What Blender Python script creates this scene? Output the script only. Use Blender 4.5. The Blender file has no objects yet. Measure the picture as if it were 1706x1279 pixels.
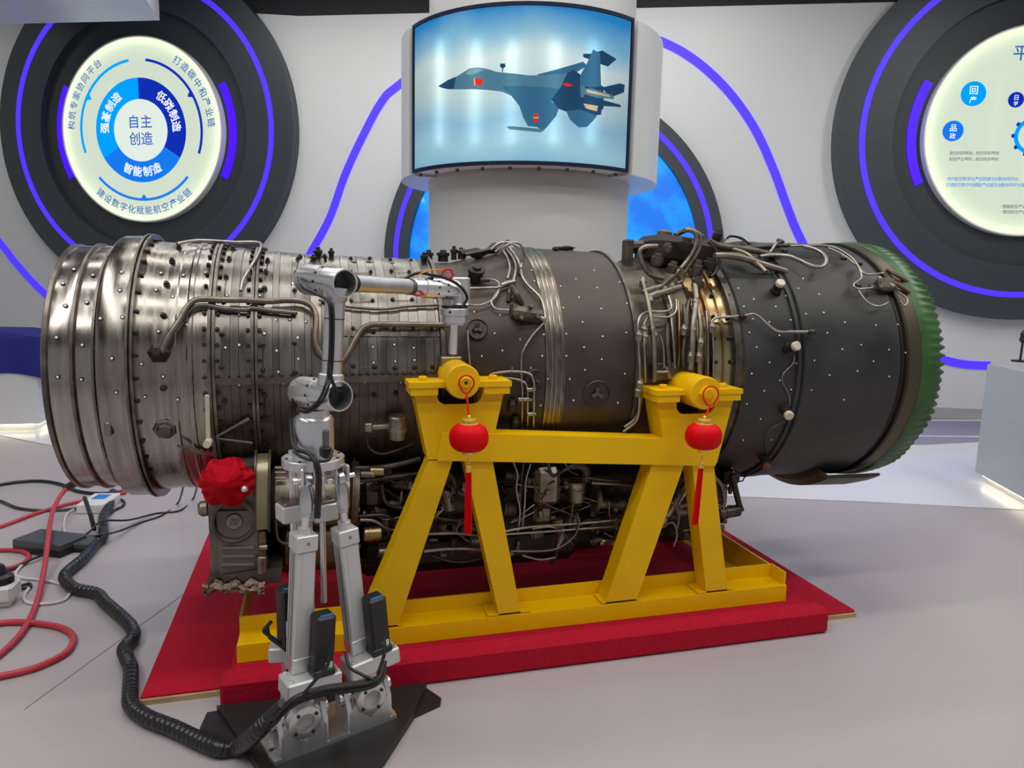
import bpy, math, random
import numpy as np
from mathutils import Vector, Matrix
from mathutils.geometry import delaunay_2d_cdt
random.seed(7)
scene = bpy.context.scene
col = scene.collection
PI = math.pi

# ------------------------------------------------------------------ camera
FPX, CX, CY, CAMH = 1190.0, 853.0, 639.5, 1.45
RM = Matrix(((0.96466, -0.01829, 0.26286), (-0.26269, -0.14180, 0.95440), (0.01982, -0.98973, -0.14159)))
CAM = Vector((0, 0, CAMH))
cd = bpy.data.cameras.new('camera'); cam = bpy.data.objects.new('camera', cd); col.objects.link(cam)
cd.sensor_width = 36.0; cd.lens = FPX / 1706 * 36.0; cd.clip_start = 0.05; cd.clip_end = 100
r_, d_, f_ = RM.col[0], RM.col[1], RM.col[2]
m = Matrix.Identity(4)
for i in range(3):
    m[i][0] = r_[i]; m[i][1] = -d_[i]; m[i][2] = -f_[i]; m[i][3] = CAM[i]
cam.matrix_world = m
scene.camera = cam
scene.view_settings.view_transform = 'Standard'
scene.view_settings.look = 'None'
scene.view_settings.gamma = 1.0
scene.view_settings.use_curve_mapping = False
scene.view_settings.exposure = 0.0

# ------------------------------------------------------------------ world and room light
w = bpy.data.worlds.new('hall'); scene.world = w; w.use_nodes = True
bg = w.node_tree.nodes['Background']; bg.inputs[0].default_value = (0.84, 0.84, 0.87, 1); bg.inputs[1].default_value = 0.34
def area(name, loc, sx, sy, power, color=(1, 0.98, 0.95), target=None, rz=0):
    l = bpy.data.lights.new(name, 'AREA'); l.shape = 'RECTANGLE'; l.size = sx; l.size_y = sy; l.energy = power; l.color = color
    o = bpy.data.objects.new(name, l); col.objects.link(o); o.location = loc
    if target: o.rotation_euler = (Vector(target) - Vector(loc)).to_track_quat('-Z', 'Y').to_euler()
    else: o.rotation_euler = (0, 0, rz)
    return o
for yy, pw in ((-0.6, 75), (1.0, 85), (2.6, 70), (4.6, 60), (6.4, 60)):
    area('ceiling_strip', (1.0, yy, 4.95), 6.5, 0.16, pw)
area('ceiling_panel', (-3.2, 1.5, 4.9), 0.5, 5.0, 90)
area('ceiling_panel', (6.0, 2.0, 4.9), 0.5, 5.0, 110)
area('wall_fill', (-3.4, 8.6, 4.9), 4.0, 0.15, 60, rz=-0.44)  # added fill light, brightens the left wall; no such lamp is seen
area('wall_fill', (0.5, 7.3, 4.9), 6.0, 0.15, 70, rz=-0.385)  # unseen fill light, raised to lighten the back wall

# ------------------------------------------------------------------ pixel helpers (1706 x 1279 frame)
def ray(x, y): return RM @ Vector(((x - CX) / FPX, (y - CY) / FPX, 1.0))
def Z(x, y, z=0.0):
    v = ray(x, y); return CAM + v * ((z - CAMH) / v.z)
def A(x, y, Y):
    v = ray(x, y); return CAM + v * (Y / v.y)
YA, ZA = 3.1, 1.09
PROFILE = [(-.87, .462), (-.72, .47), (-.70, .505), (-.60, .508), (-.575, .487), (-.36, .483), (-.34, .477), (-.21, .466), (.04, .449), (.46, .442),
           (.56, .44), (.72, .475), (.845, .508), (.924, .509), (1.24, .50), (1.27, .455), (1.40, .465), (1.50, .49), (1.63, .51), (1.69, .535), (1.71, .552),
           (1.95, .556), (1.96, .572), (2.02, .572), (2.46, .575), (2.48, .575), (2.56, .578), (2.65, .548)]
def prof(x):
    for (a, ra), (b, rb) in zip(PROFILE, PROFILE[1:]):
        if a <= x <= b: return ra + (rb - ra) * (x - a) / (b - a)
    return PROFILE[0][1] if x < PROFILE[0][0] else PROFILE[-1][1]
def EP(x, th, r): return Vector((x, YA - r * math.cos(th), ZA + r * math.sin(th)))
def S(px, py, off=0.0):
    """point on the engine surface under a photograph pixel"""
    v = ray(px, py); r = 0.5
    for _ in range(12):
        rr = r + off
        a = v.y**2 + v.z**2; wy, wz = -YA, CAMH - ZA; b = v.y * wy + v.z * wz; c = wy * wy + wz * wz - rr * rr
        D = b * b - a * c
        t = (-b - math.sqrt(D)) / a if D > 0 else -b / a
        p = CAM + v * t; r = 0.5 * r + 0.5 * prof(p.x)
    return p
def NRM(p):
    n = Vector((0, p.y - YA, p.z - ZA)); return n.normalized()

# ------------------------------------------------------------------ mesh builder
ORG = {}
def frame_of(d):
    d = d.normalized(); up = Vector((0, 0, 1)) if abs(d.z) < 0.95 else Vector((1, 0, 0))
    u = d.cross(up).normalized(); return u, u.cross(d).normalized()
def catmull(pts, k=6, closed=False):
    P = [Vector(p) for p in pts]; n = len(P); out = []
    rng = range(n if closed else n - 1)
    for i in rng:
        if closed: p0, p1, p2, p3 = P[i - 1], P[i], P[(i + 1) % n], P[(i + 2) % n]
        else: p0, p1, p2, p3 = P[max(i - 1, 0)], P[i], P[i + 1], P[min(i + 2, n - 1)]
        for j in range(k):
            t = j / k
            out.append(0.5 * ((2 * p1) + (p2 - p0) * t + (2 * p0 - 5 * p1 + 4 * p2 - p3) * t * t + (3 * p1 - p0 - 3 * p2 + p3) * t**3))
    if not closed: out.append(P[-1])
    return out
class MB:
    def __init__(s): s.v = []; s.f = []; s.mi = None
    def add(s, vs, fs):
        b = len(s.v); s.v += [Vector(p) for p in vs]; s.f += [tuple(i + b for i in f) for f in fs]; return s
    def box(s, c, size, rot=None):
        c = Vector(c); h = Vector(size) / 2; vs = []
        for x in (-1, 1):
            for y in (-1, 1):
                for z in (-1, 1):
                    p = Vector((x * h.x, y * h.y, z * h.z)); vs.append(c + (rot @ p if rot else p))
        return s.add(vs, [(0, 1, 3, 2), (4, 6, 7, 5), (0, 4, 5, 1), (2, 3, 7, 6), (0, 2, 6, 4), (1, 5, 7, 3)])
    def rbox(s, c, size, rot=None, r=0.01):
        """box with chamfered vertical and horizontal edges"""
        c = Vector(c); hx, hy, hz = size[0] / 2, size[1] / 2, size[2] / 2; r = min(r, hx * .9, hy * .9, hz * .9)
        rings = []
        for z, e in ((-hz, r), (-hz + r, 0), (hz - r, 0), (hz, r)):
            rings.append([(-hx + e + (r if not e else 0), -hy + e), (hx - e - (r if not e else 0), -hy + e), (hx - e, -hy + e + (r if not e else 0)), (hx - e, hy - e - (r if not e else 0)),
                          (hx - e - (r if not e else 0), hy - e), (-hx + e + (r if not e else 0), hy - e), (-hx + e, hy - e - (r if not e else 0)), (-hx + e, -hy + e + (r if not e else 0))])
        vs = []
        for (z, ring) in zip((-hz, -hz + r, hz - r, hz), rings):
            for (x, y) in ring:
                p = Vector((x, y, z)); vs.append(c + (rot @ p if rot else p))
        fs = [tuple(reversed(range(8))), tuple(range(24, 32))]
        for k in range(3):
            for j in range(8): fs.append((k * 8 + j, k * 8 + (j + 1) % 8, k * 8 + 8 + (j + 1) % 8, k * 8 + 8 + j))
        return s.add(vs, fs)
    def lathe(s, p0, d, prof_, n=20, cap=True):
        p0 = Vector(p0); d = Vector(d).normalized(); u, v = frame_of(d); b = []
        for (t, r) in prof_:
            for j in range(n):
                a = 2 * PI * j / n; b.append(p0 + d * t + (u * math.cos(a) + v * math.sin(a)) * r)
        fs = []
        for k in range(len(prof_) - 1):
            for j in range(n): fs.append((k * n + j, k * n + (j + 1) % n, k * n + n + (j + 1) % n, k * n + n + j))
        if cap: fs.append(tuple(reversed(range(n)))); fs.append(tuple(range((len(prof_) - 1) * n, len(prof_) * n)))
        return s.add(b, fs)
    def cyl(s, p0, p1, r0, r1=None, n=16, cap=True):
        p0 = Vector(p0); p1 = Vector(p1); L = (p1 - p0).length
        return s.lathe(p0, p1 - p0, [(0, r0), (L, r0 if r1 is None else r1)], n, cap)
    def tube(s, pts, r, n=8, k=5, closed=False, rf=None):
        P = catmull(pts, k, closed) if k > 1 else [Vector(p) for p in pts]
        N = len(P); T = []
        for i in range(N):
            a = P[(i - 1) % N if closed else max(i - 1, 0)]; b = P[(i + 1) % N if closed else min(i + 1, N - 1)]
            t = b - a; T.append(t.normalized() if t.length > 1e-9 else Vector((1, 0, 0)))
        u, v = frame_of(T[0]); vs = []
        for i in range(N):
            u = (u - T[i] * u.dot(T[i])).normalized(); v = T[i].cross(u)
            rr = rf(i / max(N - 1, 1)) if rf else r
            for j in range(n):
                a = 2 * PI * j / n; vs.append(P[i] + (u * math.cos(a) + v * math.sin(a)) * rr)
        fs = []
        for i in range(N if closed else N - 1):
            for j in range(n):
                i2 = (i + 1) % N; fs.append((i * n + j, i * n + (j + 1) % n, i2 * n + (j + 1) % n, i2 * n + j))
        if not closed: fs.append(tuple(reversed(range(n)))); fs.append(tuple(range((N - 1) * n, N * n)))
        return s.add(vs, fs)
    def prism(s, poly, vec):
        n = len(poly); P = [Vector(p) for p in poly]; V = Vector(vec)
        fs = [tuple(range(n)), tuple(reversed(range(n, 2 * n)))] + [(j, j + n, (j + 1) % n + n, (j + 1) % n) for j in range(n)]
        return s.add(P + [p + V for p in P], fs)
    def eng(s, pr, t0=-PI, t1=PI, n=96, closed=False):
        """revolve (x, r) about the engine axis"""
        full = abs(t1 - t0 - 2 * PI) < 1e-6; cnt = n if full else n + 1; vs = []
        for (x, r) in pr:
            for j in range(cnt): vs.append(EP(x, t0 + (t1 - t0) * j / n, r))
        fs = []; K = len(pr)
        for k in range(K if closed else K - 1):
            k2 = (k + 1) % K
            for j in range(n): j2 = (j + 1) % cnt; fs.append((k * cnt + j, k2 * cnt + j, k2 * cnt + j2, k * cnt + j2))
        if closed and not full:
            fs.append(tuple(k * cnt for k in range(K))); fs.append(tuple(k * cnt + n for k in reversed(range(K))))
        return s.add(vs, fs)
    def data(s, name, origin=(0, 0, 0), ang=35):
        o = Vector(origin); me = bpy.data.meshes.new(name)
        me.from_pydata([tuple(p - o) for p in s.v], [], s.f); me.validate(); me.update()
        import bmesh
        bm = bmesh.new(); bm.from_mesh(me); bmesh.ops.recalc_face_normals(bm, faces=bm.faces[:]); bm.to_mesh(me); bm.free()
        me.polygons.foreach_set('use_smooth', [True] * len(me.polygons)); me.set_sharp_from_angle(angle=math.radians(ang))
        return me
    def build(s, name, mat, parent=None, ang=35, base=None):
        if parent is not None: o = ORG[parent.name]
        elif base is not None: o = Vector(base)
        else:
            xs = [p.x for p in s.v]; ys = [p.y for p in s.v]; zs = [p.z for p in s.v]
            o = Vector(((min(xs) + max(xs)) / 2, (min(ys) + max(ys)) / 2, min(zs)))
        me = s.data(name, o, ang); me.materials.append(mat)
        ob = bpy.data.objects.new(name, me); col.objects.link(ob); ORG[ob.name] = o
        if parent is not None: ob.parent = parent
        else: ob.location = o
        return ob
def tag(o, label=None, cat=None, group=None, kind=None):
    if label: o['label'] = label
    if cat: o['category'] = cat
    if group: o['group'] = group
    if kind: o['kind'] = kind
    return o
def thing(name, loc, label, cat, group=None):
    o = bpy.data.objects.new(name, None); col.objects.link(o); o.location = loc; o.empty_display_size = 0.1; ORG[o.name] = Vector(loc)
    return tag(o, label, cat, group)
def place(name, me, parent, pos, rot=None, scale=None):
    o = bpy.data.objects.new(name, me); col.objects.link(o); o.parent = parent; o.location = Vector(pos) - ORG[parent.name]
    if rot is not None: o.rotation_mode = 'QUATERNION'; o.rotation_quaternion = rot
    if scale: o.scale = scale
    ORG[o.name] = ORG[parent.name]
    return o

# ------------------------------------------------------------------ materials
def mat(name, c, rough=0.5, metal=0.0, c2=None, scale=6.0, stretch=(1, 1, 1), bump=0.0, rvar=0.0, detail=4.0, spec=0.5, lo=0.35, hi=0.65, coat=0.0):
    m = bpy.data.materials.new(name); m.use_nodes = True; nt = m.node_tree; b = nt.nodes['Principled BSDF']
    b.inputs['Base Color'].default_value = (*c, 1); b.inputs['Roughness'].default_value = rough; b.inputs['Metallic'].default_value = metal
    b.inputs['Specular IOR Level'].default_value = spec; b.inputs['Coat Weight'].default_value = coat
    if c2 or bump or rvar:
        tc = nt.nodes.new('ShaderNodeTexCoord'); mp = nt.nodes.new('ShaderNodeMapping'); mp.inputs['Scale'].default_value = stretch
        nz = nt.nodes.new('ShaderNodeTexNoise'); nz.inputs['Scale'].default_value = scale; nz.inputs['Detail'].default_value = detail
        nt.links.new(tc.outputs['Object'], mp.inputs[0]); nt.links.new(mp.outputs[0], nz.inputs['Vector'])
        if c2:
            cr = nt.nodes.new('ShaderNodeValToRGB'); cr.color_ramp.elements[0].position = lo; cr.color_ramp.elements[1].position = hi
            cr.color_ramp.elements[0].color = (*c, 1); cr.color_ramp.elements[1].color = (*c2, 1)
            nt.links.new(nz.outputs['Fac'], cr.inputs[0]); nt.links.new(cr.outputs[0], b.inputs['Base Color'])
        if rvar:
            mr = nt.nodes.new('ShaderNodeMapRange'); mr.inputs['To Min'].default_value = max(rough - rvar, 0.02); mr.inputs['To Max'].default_value = rough + rvar
            mr.inputs['From Min'].default_value = 0.3; mr.inputs['From Max'].default_value = 0.7
            nt.links.new(nz.outputs['Fac'], mr.inputs['Value']); nt.links.new(mr.outputs[0], b.inputs['Roughness'])
        if bump:
            bp = nt.nodes.new('ShaderNodeBump'); bp.inputs['Strength'].default_value = bump; bp.inputs['Distance'].default_value = 0.01
            nt.links.new(nz.outputs['Fac'], bp.inputs['Height']); nt.links.new(bp.outputs[0], b.inputs['Normal'])
    return m
def emit(name, c, s):
    m = bpy.data.materials.new(name); m.use_nodes = True; b = m.node_tree.nodes['Principled BSDF']
    b.inputs['Base Color'].default_value = (*[x * 0.3 for x in c], 1); b.inputs['Emission Color'].default_value = (*c, 1); b.inputs['Emission Strength'].default_value = s
    return m
def backlit(name, c, s, trans=0.7, c2=None, scale=1.5, lo=.4, hi=.6, vec=None):
    """printed translucent sheet of a light box: the tubes behind shine through it"""
    m = bpy.data.materials.new(name); m.use_nodes = True; nt = m.node_tree; nt.nodes.clear()
    out = nt.nodes.new('ShaderNodeOutputMaterial'); ad = nt.nodes.new('ShaderNodeAddShader'); tr = nt.nodes.new('ShaderNodeBsdfTranslucent'); em = nt.nodes.new('ShaderNodeEmission')
    em.inputs['Strength'].default_value = s
    if c2:
        tc = nt.nodes.new('ShaderNodeTexCoord'); nz = nt.nodes.new('ShaderNodeTexNoise'); nz.inputs['Scale'].default_value = scale; nz.inputs['Detail'].default_value = 5
        cr = nt.nodes.new('ShaderNodeValToRGB'); cr.color_ramp.elements[0].position = lo; cr.color_ramp.elements[1].position = hi
        cr.color_ramp.elements[0].color = (*c, 1); cr.color_ramp.elements[1].color = (*c2, 1)
        nt.links.new(tc.outputs['Object'], nz.inputs['Vector']); nt.links.new(nz.outputs['Fac'], cr.inputs[0])
        nt.links.new(cr.outputs[0], em.inputs['Color']); nt.links.new(cr.outputs[0], tr.inputs['Color'])
    else:
        em.inputs['Color'].default_value = (*c, 1); tr.inputs['Color'].default_value = (*[x * trans for x in c], 1)
    nt.links.new(tr.outputs[0], ad.inputs[0]); nt.links.new(em.outputs[0], ad.inputs[1]); nt.links.new(ad.outputs[0], out.inputs[0])
    return m
M = {}
M['wall'] = mat('wall_paint', (.70, .71, .705), .6)
M['wall_black'] = mat('black_ceiling_paint', (.012, .012, .014), .7)
M['floor'] = mat('vinyl_floor', (.43, .39, .40), .28)
M['floor_white'] = mat('white_floor', (.74, .75, .80), .22)
M['floor_reflection'] = mat('painted_led_reflection', (.24, .22, .38), .2)
M['seam'] = mat('seam_grey', (.24, .22, .225), .5)
M['line'] = mat('painted_white_reflection', (.8, .8, .85), .4)
M['white'] = mat('white_laminate', (.66, .67, .67), .35)
M['colm'] = mat('column_paint', (.58, .59, .585), .45)
M['disc'] = mat('dark_panel', (.042, .052, .060), .45)
M['disc2'] = mat('dark_panel_inner', (.040, .048, .052), .5)
M['led'] = emit('violet_led', (.055, .024, 1.0), 1.35)
M['led2'] = emit('deep_violet_led', (.05, .0, 1.0), 1.25)
M['tube'] = emit('white_light_tube', (1, 1, .9), 3.2)
M['rimled'] = emit('rim_led', (1, 1, .70), 3.4)
M['softled'] = emit('soft_tube', (1, 1, .85), .8)
M['warm'] = emit('warm_led', (1, .85, .6), 6.0)
M['panel'] = backlit('lit_panel', (.78, .84, .75), .42)
M['p_text'] = backlit('print_blue', (.03, .10, .38), .8)
M['p_textw'] = emit('print_white', (.9, .95, 1), .9)
M['p_navy'] = backlit('print_navy', (.006, .03, .36), .9)
M['p_sky'] = backlit('print_sky', (.0, .30, .72), .9)
M['p_azure'] = backlit('print_azure', (.01, .18, .60), .9)
M['p_grey'] = backlit('print_grey', (.10, .12, .14), .8)
M['sky'] = None
# engine metals
M['steel'] = mat('brushed_steel', (.25, .22, .195), .25, 1.0, c2=(.37, .34, .30), scale=9, stretch=(6, .5, .5), rvar=.07)
M['steel2'] = mat('polished_steel', (.34, .31, .28), .21, 1.0, c2=(.44, .41, .375), scale=10, stretch=(5, .4, .4), rvar=.05)
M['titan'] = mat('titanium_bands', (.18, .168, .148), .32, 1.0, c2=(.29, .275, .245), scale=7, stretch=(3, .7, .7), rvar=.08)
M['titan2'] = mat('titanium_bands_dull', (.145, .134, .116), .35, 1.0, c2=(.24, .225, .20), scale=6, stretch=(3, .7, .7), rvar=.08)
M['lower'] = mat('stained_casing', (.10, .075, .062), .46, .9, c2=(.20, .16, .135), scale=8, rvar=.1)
M['edge'] = mat('flange_edge', (.12, .10, .085), .4, 1.0, c2=(.24, .21, .18), scale=14)
M['bolt'] = mat('dark_bolt', (.045, .038, .033), .5, .7)
M['brown'] = mat('brown_heat_casing', (.055, .043, .038), .48, .65, c2=(.095, .076, .066), scale=4, rvar=.1, lo=.3, hi=.7)
M['band'] = mat('weld_band', (.12, .10, .08), .36, 1.0, c2=(.24, .20, .16), scale=18, stretch=(4, 1, 1))
M['black'] = mat('black_heat_casing', (.030, .030, .031), .5, .35, c2=(.055, .055, .056), scale=5, rvar=.1, lo=.3, hi=.7)
M['heat'] = mat('heat_tinted_metal', (.20, .105, .045), .32, 1.0, c2=(.42, .30, .15), scale=10, rvar=.08)
M['heat2'] = mat('heat_blued_metal', (.34, .20, .09), .24, 1.0, c2=(.44, .38, .22), scale=7)
M['pipe'] = mat('bare_pipe', (.42, .39, .35), .34, 1.0, c2=(.30, .27, .23), scale=20)
M['pipe_br'] = mat('brown_pipe', (.17, .13, .10), .38, .9, c2=(.26, .21, .17), scale=15)
M['pipe_dk'] = mat('dark_pipe', (.06, .055, .05), .4, .8, c2=(.13, .12, .11), scale=15)
M['cast'] = mat('cast_aluminium', (.34, .295, .24), .42, .85, c2=(.21, .175, .135), scale=16, bump=.15)
M['cast_dk'] = mat('stained_casting', (.085, .068, .052), .48, .75, c2=(.18, .145, .11), scale=14, bump=.15)
M['gbox'] = mat('grey_gearbox_paint', (.125, .11, .09), .48, .4, c2=(.19, .17, .14), scale=10)
M['brass'] = mat('brass', (.42, .32, .16), .35, 1.0)
M['cream'] = mat('cream_cap', (.62, .56, .42), .5)
M['green'] = mat('green_cover', (.018, .075, .014), .40, 0, c2=(.034, .115, .025), scale=9, bump=.2)
M['olive'] = mat('olive_ring', (.10, .085, .055), .45, .7)
M['dotw'] = mat('marker_white', (.85, .85, .83), .4)
M['dotk'] = mat('marker_black', (.02, .02, .02), .5)
M['blue'] = mat('blue_plastic', (.03, .16, .55), .4)
M['paper'] = mat('brown_wrap', (.20, .13, .09), .7, c2=(.30, .21, .15), scale=22, bump=.6)
# others
M['yellow'] = mat('yellow_paint', (.80, .47, .0), .38, c2=(.86, .51, .0), scale=5, bump=.04, rvar=.05, spec=.28)
M['red_carpet'] = mat('red_carpet', (.40, .004, .022), .85, c2=(.47, .006, .03), scale=90, bump=.3, spec=.2)
M['wood'] = mat('plywood_edge', (.55, .38, .20), .6, c2=(.42, .27, .13), scale=12, stretch=(1, 1, 14))
M['red_silk'] = mat('red_silk', (.68, .0, .004), .5, spec=.15)
M['red_cloth'] = mat('red_cloth', (.42, .001, .010), .75, spec=.12)
M['gold'] = mat('gold_trim', (.92, .64, .14), .30, .6)
M['alu'] = mat('machined_aluminium', (.66, .66, .67), .38, .9, c2=(.74, .74, .75), scale=30, stretch=(1, 1, .1), rvar=.05)
M['alu_w'] = mat('anodised_aluminium', (.62, .63, .63), .45, .55)
M['alu_pol'] = mat('turned_aluminium', (.76, .76, .77), .32, .92)
M['zinc'] = mat('zinc_plated', (.55, .58, .60), .3, 1.0)
M['dark_in'] = mat('dark_bore', (.14, .145, .145), .5, .2)
M['blk'] = mat('black_plastic', (.012, .012, .013), .42)
M['blk_mat'] = mat('black_base_paint', (.014, .013, .014), .5)
M['rubber'] = mat('black_cable', (.010, .010, .011), .45)
M['loom'] = mat('spiral_loom', (.014, .014, .016), .30)
M['redcab'] = mat('red_cable', (.50, .035, .055), .45)
M['whcab'] = mat('white_cable', (.62, .60, .62), .5)
M['whpl'] = mat('white_plastic', (.70, .70, .69), .4)
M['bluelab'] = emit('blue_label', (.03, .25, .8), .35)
M['yelsticker'] = mat('warning_sticker', (.55, .75, .05), .5)
M['adapt'] = mat('adapter_case', (.06, .07, .075), .35)
M['bluecloth'] = mat('blue_velvet', (.008, .012, .20), .7)
M['orange'] = mat('orange_wire', (.75, .26, .02), .5)
M['wirered'] = mat('red_wire', (.50, .01, .05), .5)

# ================================================================== THE ROOM
WU = Vector((.927, -.375, 0)).normalized(); WN = Vector((WU.y, -WU.x, 0)); W0 = Vector((7.05, 6.36, 0))
if WN.dot(CAM - W0) < 0: WN = -WN
def WP(px, py, off=0.0):
    v = ray(px, py); q = W0 + WN * off; t = (q - CAM).dot(WN) / v.dot(WN); return CAM + v * t
WYAW = math.radians(-3.6); KU = (WP(506, 300) - W0).dot(WU); WK = W0 + WU * KU          # the wall turns slightly at the left display
WU2 = Matrix.Rotation(WYAW, 3, 'Z') @ WU; WN2 = Matrix.Rotation(WYAW, 3, 'Z') @ WN
def WP2(px, py, off=0.0):
    v = ray(px, py); q = WK + WN2 * off; t = (q - CAM).dot(WN2) / v.dot(WN2); return CAM + v * t
def WPX(px, py, off=0.0): return (WP2 if px < 506 else WP)(px, py, off)
ztop = WP(955, 16).z
fl = MB().box((2.0, 3.0, -0.05), (22, 18, 0.1)).build('floor', M['floor']); tag(fl, kind='structure')
wz = [(-5.6, 9.9), (-4.2, 8.6), (-2.74, 7.22), (-2.155, 6.7), (0, 5.3), (2, 4.5), (3.6, 3.94), (4.56, 3.56), (7.5, 2.9), (11, 2.6), (11, 5.6), (7, 5.33), (5.5, 5.33), (3, 5.9), (-1, 7.8), (-4.2, 9.9)]
o = MB().prism([(x, y, 0.004) for x, y in wz], (0, 0, -0.003)).build('floor_white_zone', M['floor_white']); tag(o, kind='structure')
lz = [(-4.2, 9.9), (-1, 7.8), (3, 5.9), (5.5, 5.33), (7, 5.33), (11, 5.6), (11, 4.7), (7.05, 6.30), (-4.0, 10.77)]
lz = [(-4.2, 9.9), (-1, 7.8), (3, 5.9), (5.5, 5.33), (7, 5.33), (9.2, 5.40), (7.05, 6.33), (-4.0, 10.80)]
o = MB().prism([(x, y, 0.004) for x, y in lz], (0, 0, -0.003)).build('floor_led_reflection', M['floor_reflection']); tag(o, kind='structure')  # LED strip reflection and wall glow painted as a lavender floor patch
mb = MB()
for (a, b) in (((1470, 727.5), (1660, 729)), ((1470, 701), (1660, 702))):
    p, q = Z(*a), Z(*b); n = Vector((0, 1, 0)) * (.05 if a[1] > 710 else .06); mb.prism([p + Vector((0, 0, .006)), q + Vector((0, 0, .006)), q + n + Vector((0, 0, .006)), p + n + Vector((0, 0, .006))], (0, 0, -.001))
o = mb.build('floor_reflection_lines', M['line']); tag(o, kind='structure')  # bright reflections on the glossy floor, laid in as white strips
for (a, b) in (((40, 1182), (330, 972)), ((-30, 1010), (60, 962))):
    p, q = Z(*a), Z(*b); n = (q - p).cross(Vector((0, 0, 1))).normalized() * .0025; up = Vector((0, 0, .0012))
    tag(MB().prism([p - n + up, q - n + up, q + n + up, p + n + up], (0, 0, -.001)).build('floor_seam', M['seam']), kind='structure')
pL = WK - WU2 * 8; pK = WK; pR = W0 + WU * 6
def wallrun(name, p, q, n, thick, off, z0, z1, m, zq=None):
    a, b = p + n * off, q + n * off
    o = MB().prism([a + Vector((0, 0, z0)), b + Vector((0, 0, z0)), b + Vector((0, 0, z1)), a + Vector((0, 0, zq or z1))], -n * thick).build(name, m); tag(o, kind='structure')
bm_ = mat('baseboard_grey', (.40, .40, .39), .5)
wallrun('wall_back', pK, pR, WN, .2, 0, 0, ztop, M['wall']); wallrun('wall_left', pL, pK, WN2, .2, 0, 0, ztop, M['wall'], ztop + .75)
wallrun('wall_upper', pK, pR, WN, .2, 0, ztop, 5.4, M['wall_black']); wallrun('wall_upper_left', pL + Vector((0, 0, .75)), pK, WN2, .2, -.005, ztop, 5.4, M['wall_black'], 4.65)
wallrun('baseboard_back', pK, pR, WN, .012, .015, 0, .13, bm_); wallrun('baseboard_left', pL, pK, WN2, .012, .015, 0, .13, bm_)
o = MB().box((2, 3, 5.45), (22, 18, .1)).build('ceiling', M['wall_black']); tag(o, kind='structure')
# white soffit box hanging at the upper left
a = WP(-60, 36, .75); b = WP(266, 34, .75)
pts = [a, b, b + Vector((-.03, -1.6, 0)), a + Vector((0, -1.6, 0))]
for p in pts: p.z = b.z
o = MB().prism(pts, (0, 0, 1.0)).build('trim_1', M['white']); tag(o, kind='structure')

# --- glyph helper (CJK fallback of the built-in font)
GL = {}
def glyph(ch, bold=0.0):
    k = (ch, bold)
    if k in GL: return GL[k]
    cu = bpy.data.curves.new('t', 'FONT'); cu.body = ch; cu.size = 1.0; cu.resolution_u = 3; cu.offset = bold
    ob = bpy.data.objects.new('t', cu); col.objects.link(ob)
    dg = bpy.context.evaluated_depsgraph_get(); dg.update(); me = bpy.data.meshes.new_from_object(ob.evaluated_get(dg))
    vs = [(v.co.x, v.co.y) for v in me.vertices]; fs = [tuple(p.vertices) for p in me.polygons]
    if vs:
        x0, x1 = min(v[0] for v in vs), max(v[0] for v in vs); cx = (x0 + x1) / 2; vs = [(x - cx, y - .36) for x, y in vs]
    bpy.data.objects.remove(ob); bpy.data.curves.remove(cu); bpy.data.meshes.remove(me)
    GL[k] = (vs, fs); return GL[k]

class Flat:
    """flat frame on the wall: local (u right, v up, n out)"""
    def __init__(s, c, k=1.0, yaw=0.0): s.c = c; s.k = k; q = Matrix.Rotation(yaw, 3, 'Z'); s.U = q @ WU; s.N = q @ WN
    def p(s, u, v, n=0.0): return s.c + s.U * (u * s.k) + Vector((0, 0, v * s.k)) + s.N * n
    def ring(s, r0, r1, n0, n1, a0=0, a1=2 * PI, k=96):
        full = abs(a1 - a0 - 2 * PI) < 1e-6; cnt = k if full else k + 1; vs = []; fs = []
        for (r, n) in ((r0, n0), (r0, n1), (r1, n1), (r1, n0)):
            for j in range(cnt):
                a = a0 + (a1 - a0) * j / k; vs.append(s.p(r * math.cos(a), r * math.sin(a), n))
        for q in range(4):
            q2 = (q + 1) % 4
            for j in range(k): j2 = (j + 1) % cnt; fs.append((q * cnt + j, q * cnt + j2, q2 * cnt + j2, q2 * cnt + j))
        if not full: fs += [(0, cnt, 2 * cnt, 3 * cnt), (k, 3 * cnt + k, 2 * cnt + k, cnt + k)]
        return MB().add(vs, fs)
    def discm(s, r, n0, n1, k=96):
        return MB().prism([s.p(r * math.cos(2 * PI * j / k), r * math.sin(2 * PI * j / k), n1) for j in range(k)], s.N * (n0 - n1))
    def text(s, mb, ch, u, v, size, rot=0, n=0.0, bold=0.0):
        vs, fs = glyph(ch, bold); c_, s_ = math.cos(rot), math.sin(rot)
        mb.add([s.p(u + size * (x * c_ - y * s_), v + size * (x * s_ + y * c_), n) for x, y in vs], fs)
    def line(s, txt, u, v, size, n, bold=0.0, pitch=1.0):
        mb = MB(); L = len(txt)
        for i, ch in enumerate(txt): s.text(mb, ch, u + (i - (L - 1) / 2) * size * pitch, v, size, 0, n, bold)
        return mb
    def arc(s, txt, r, a_mid, size, n, bold=0.0, inward=False, pitch=1.05):
        mb = MB(); L = len(txt); st = size * pitch / r
        for i, ch in enumerate(txt):
            k = i - (L - 1) / 2
            if inward: a = a_mid + k * st; rot = a + PI / 2
            else: a = a_mid - k * st; rot = a - PI / 2
            s.text(mb, ch, r * math.cos(a), r * math.sin(a), size, rot, n, bold)
        return mb

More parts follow.
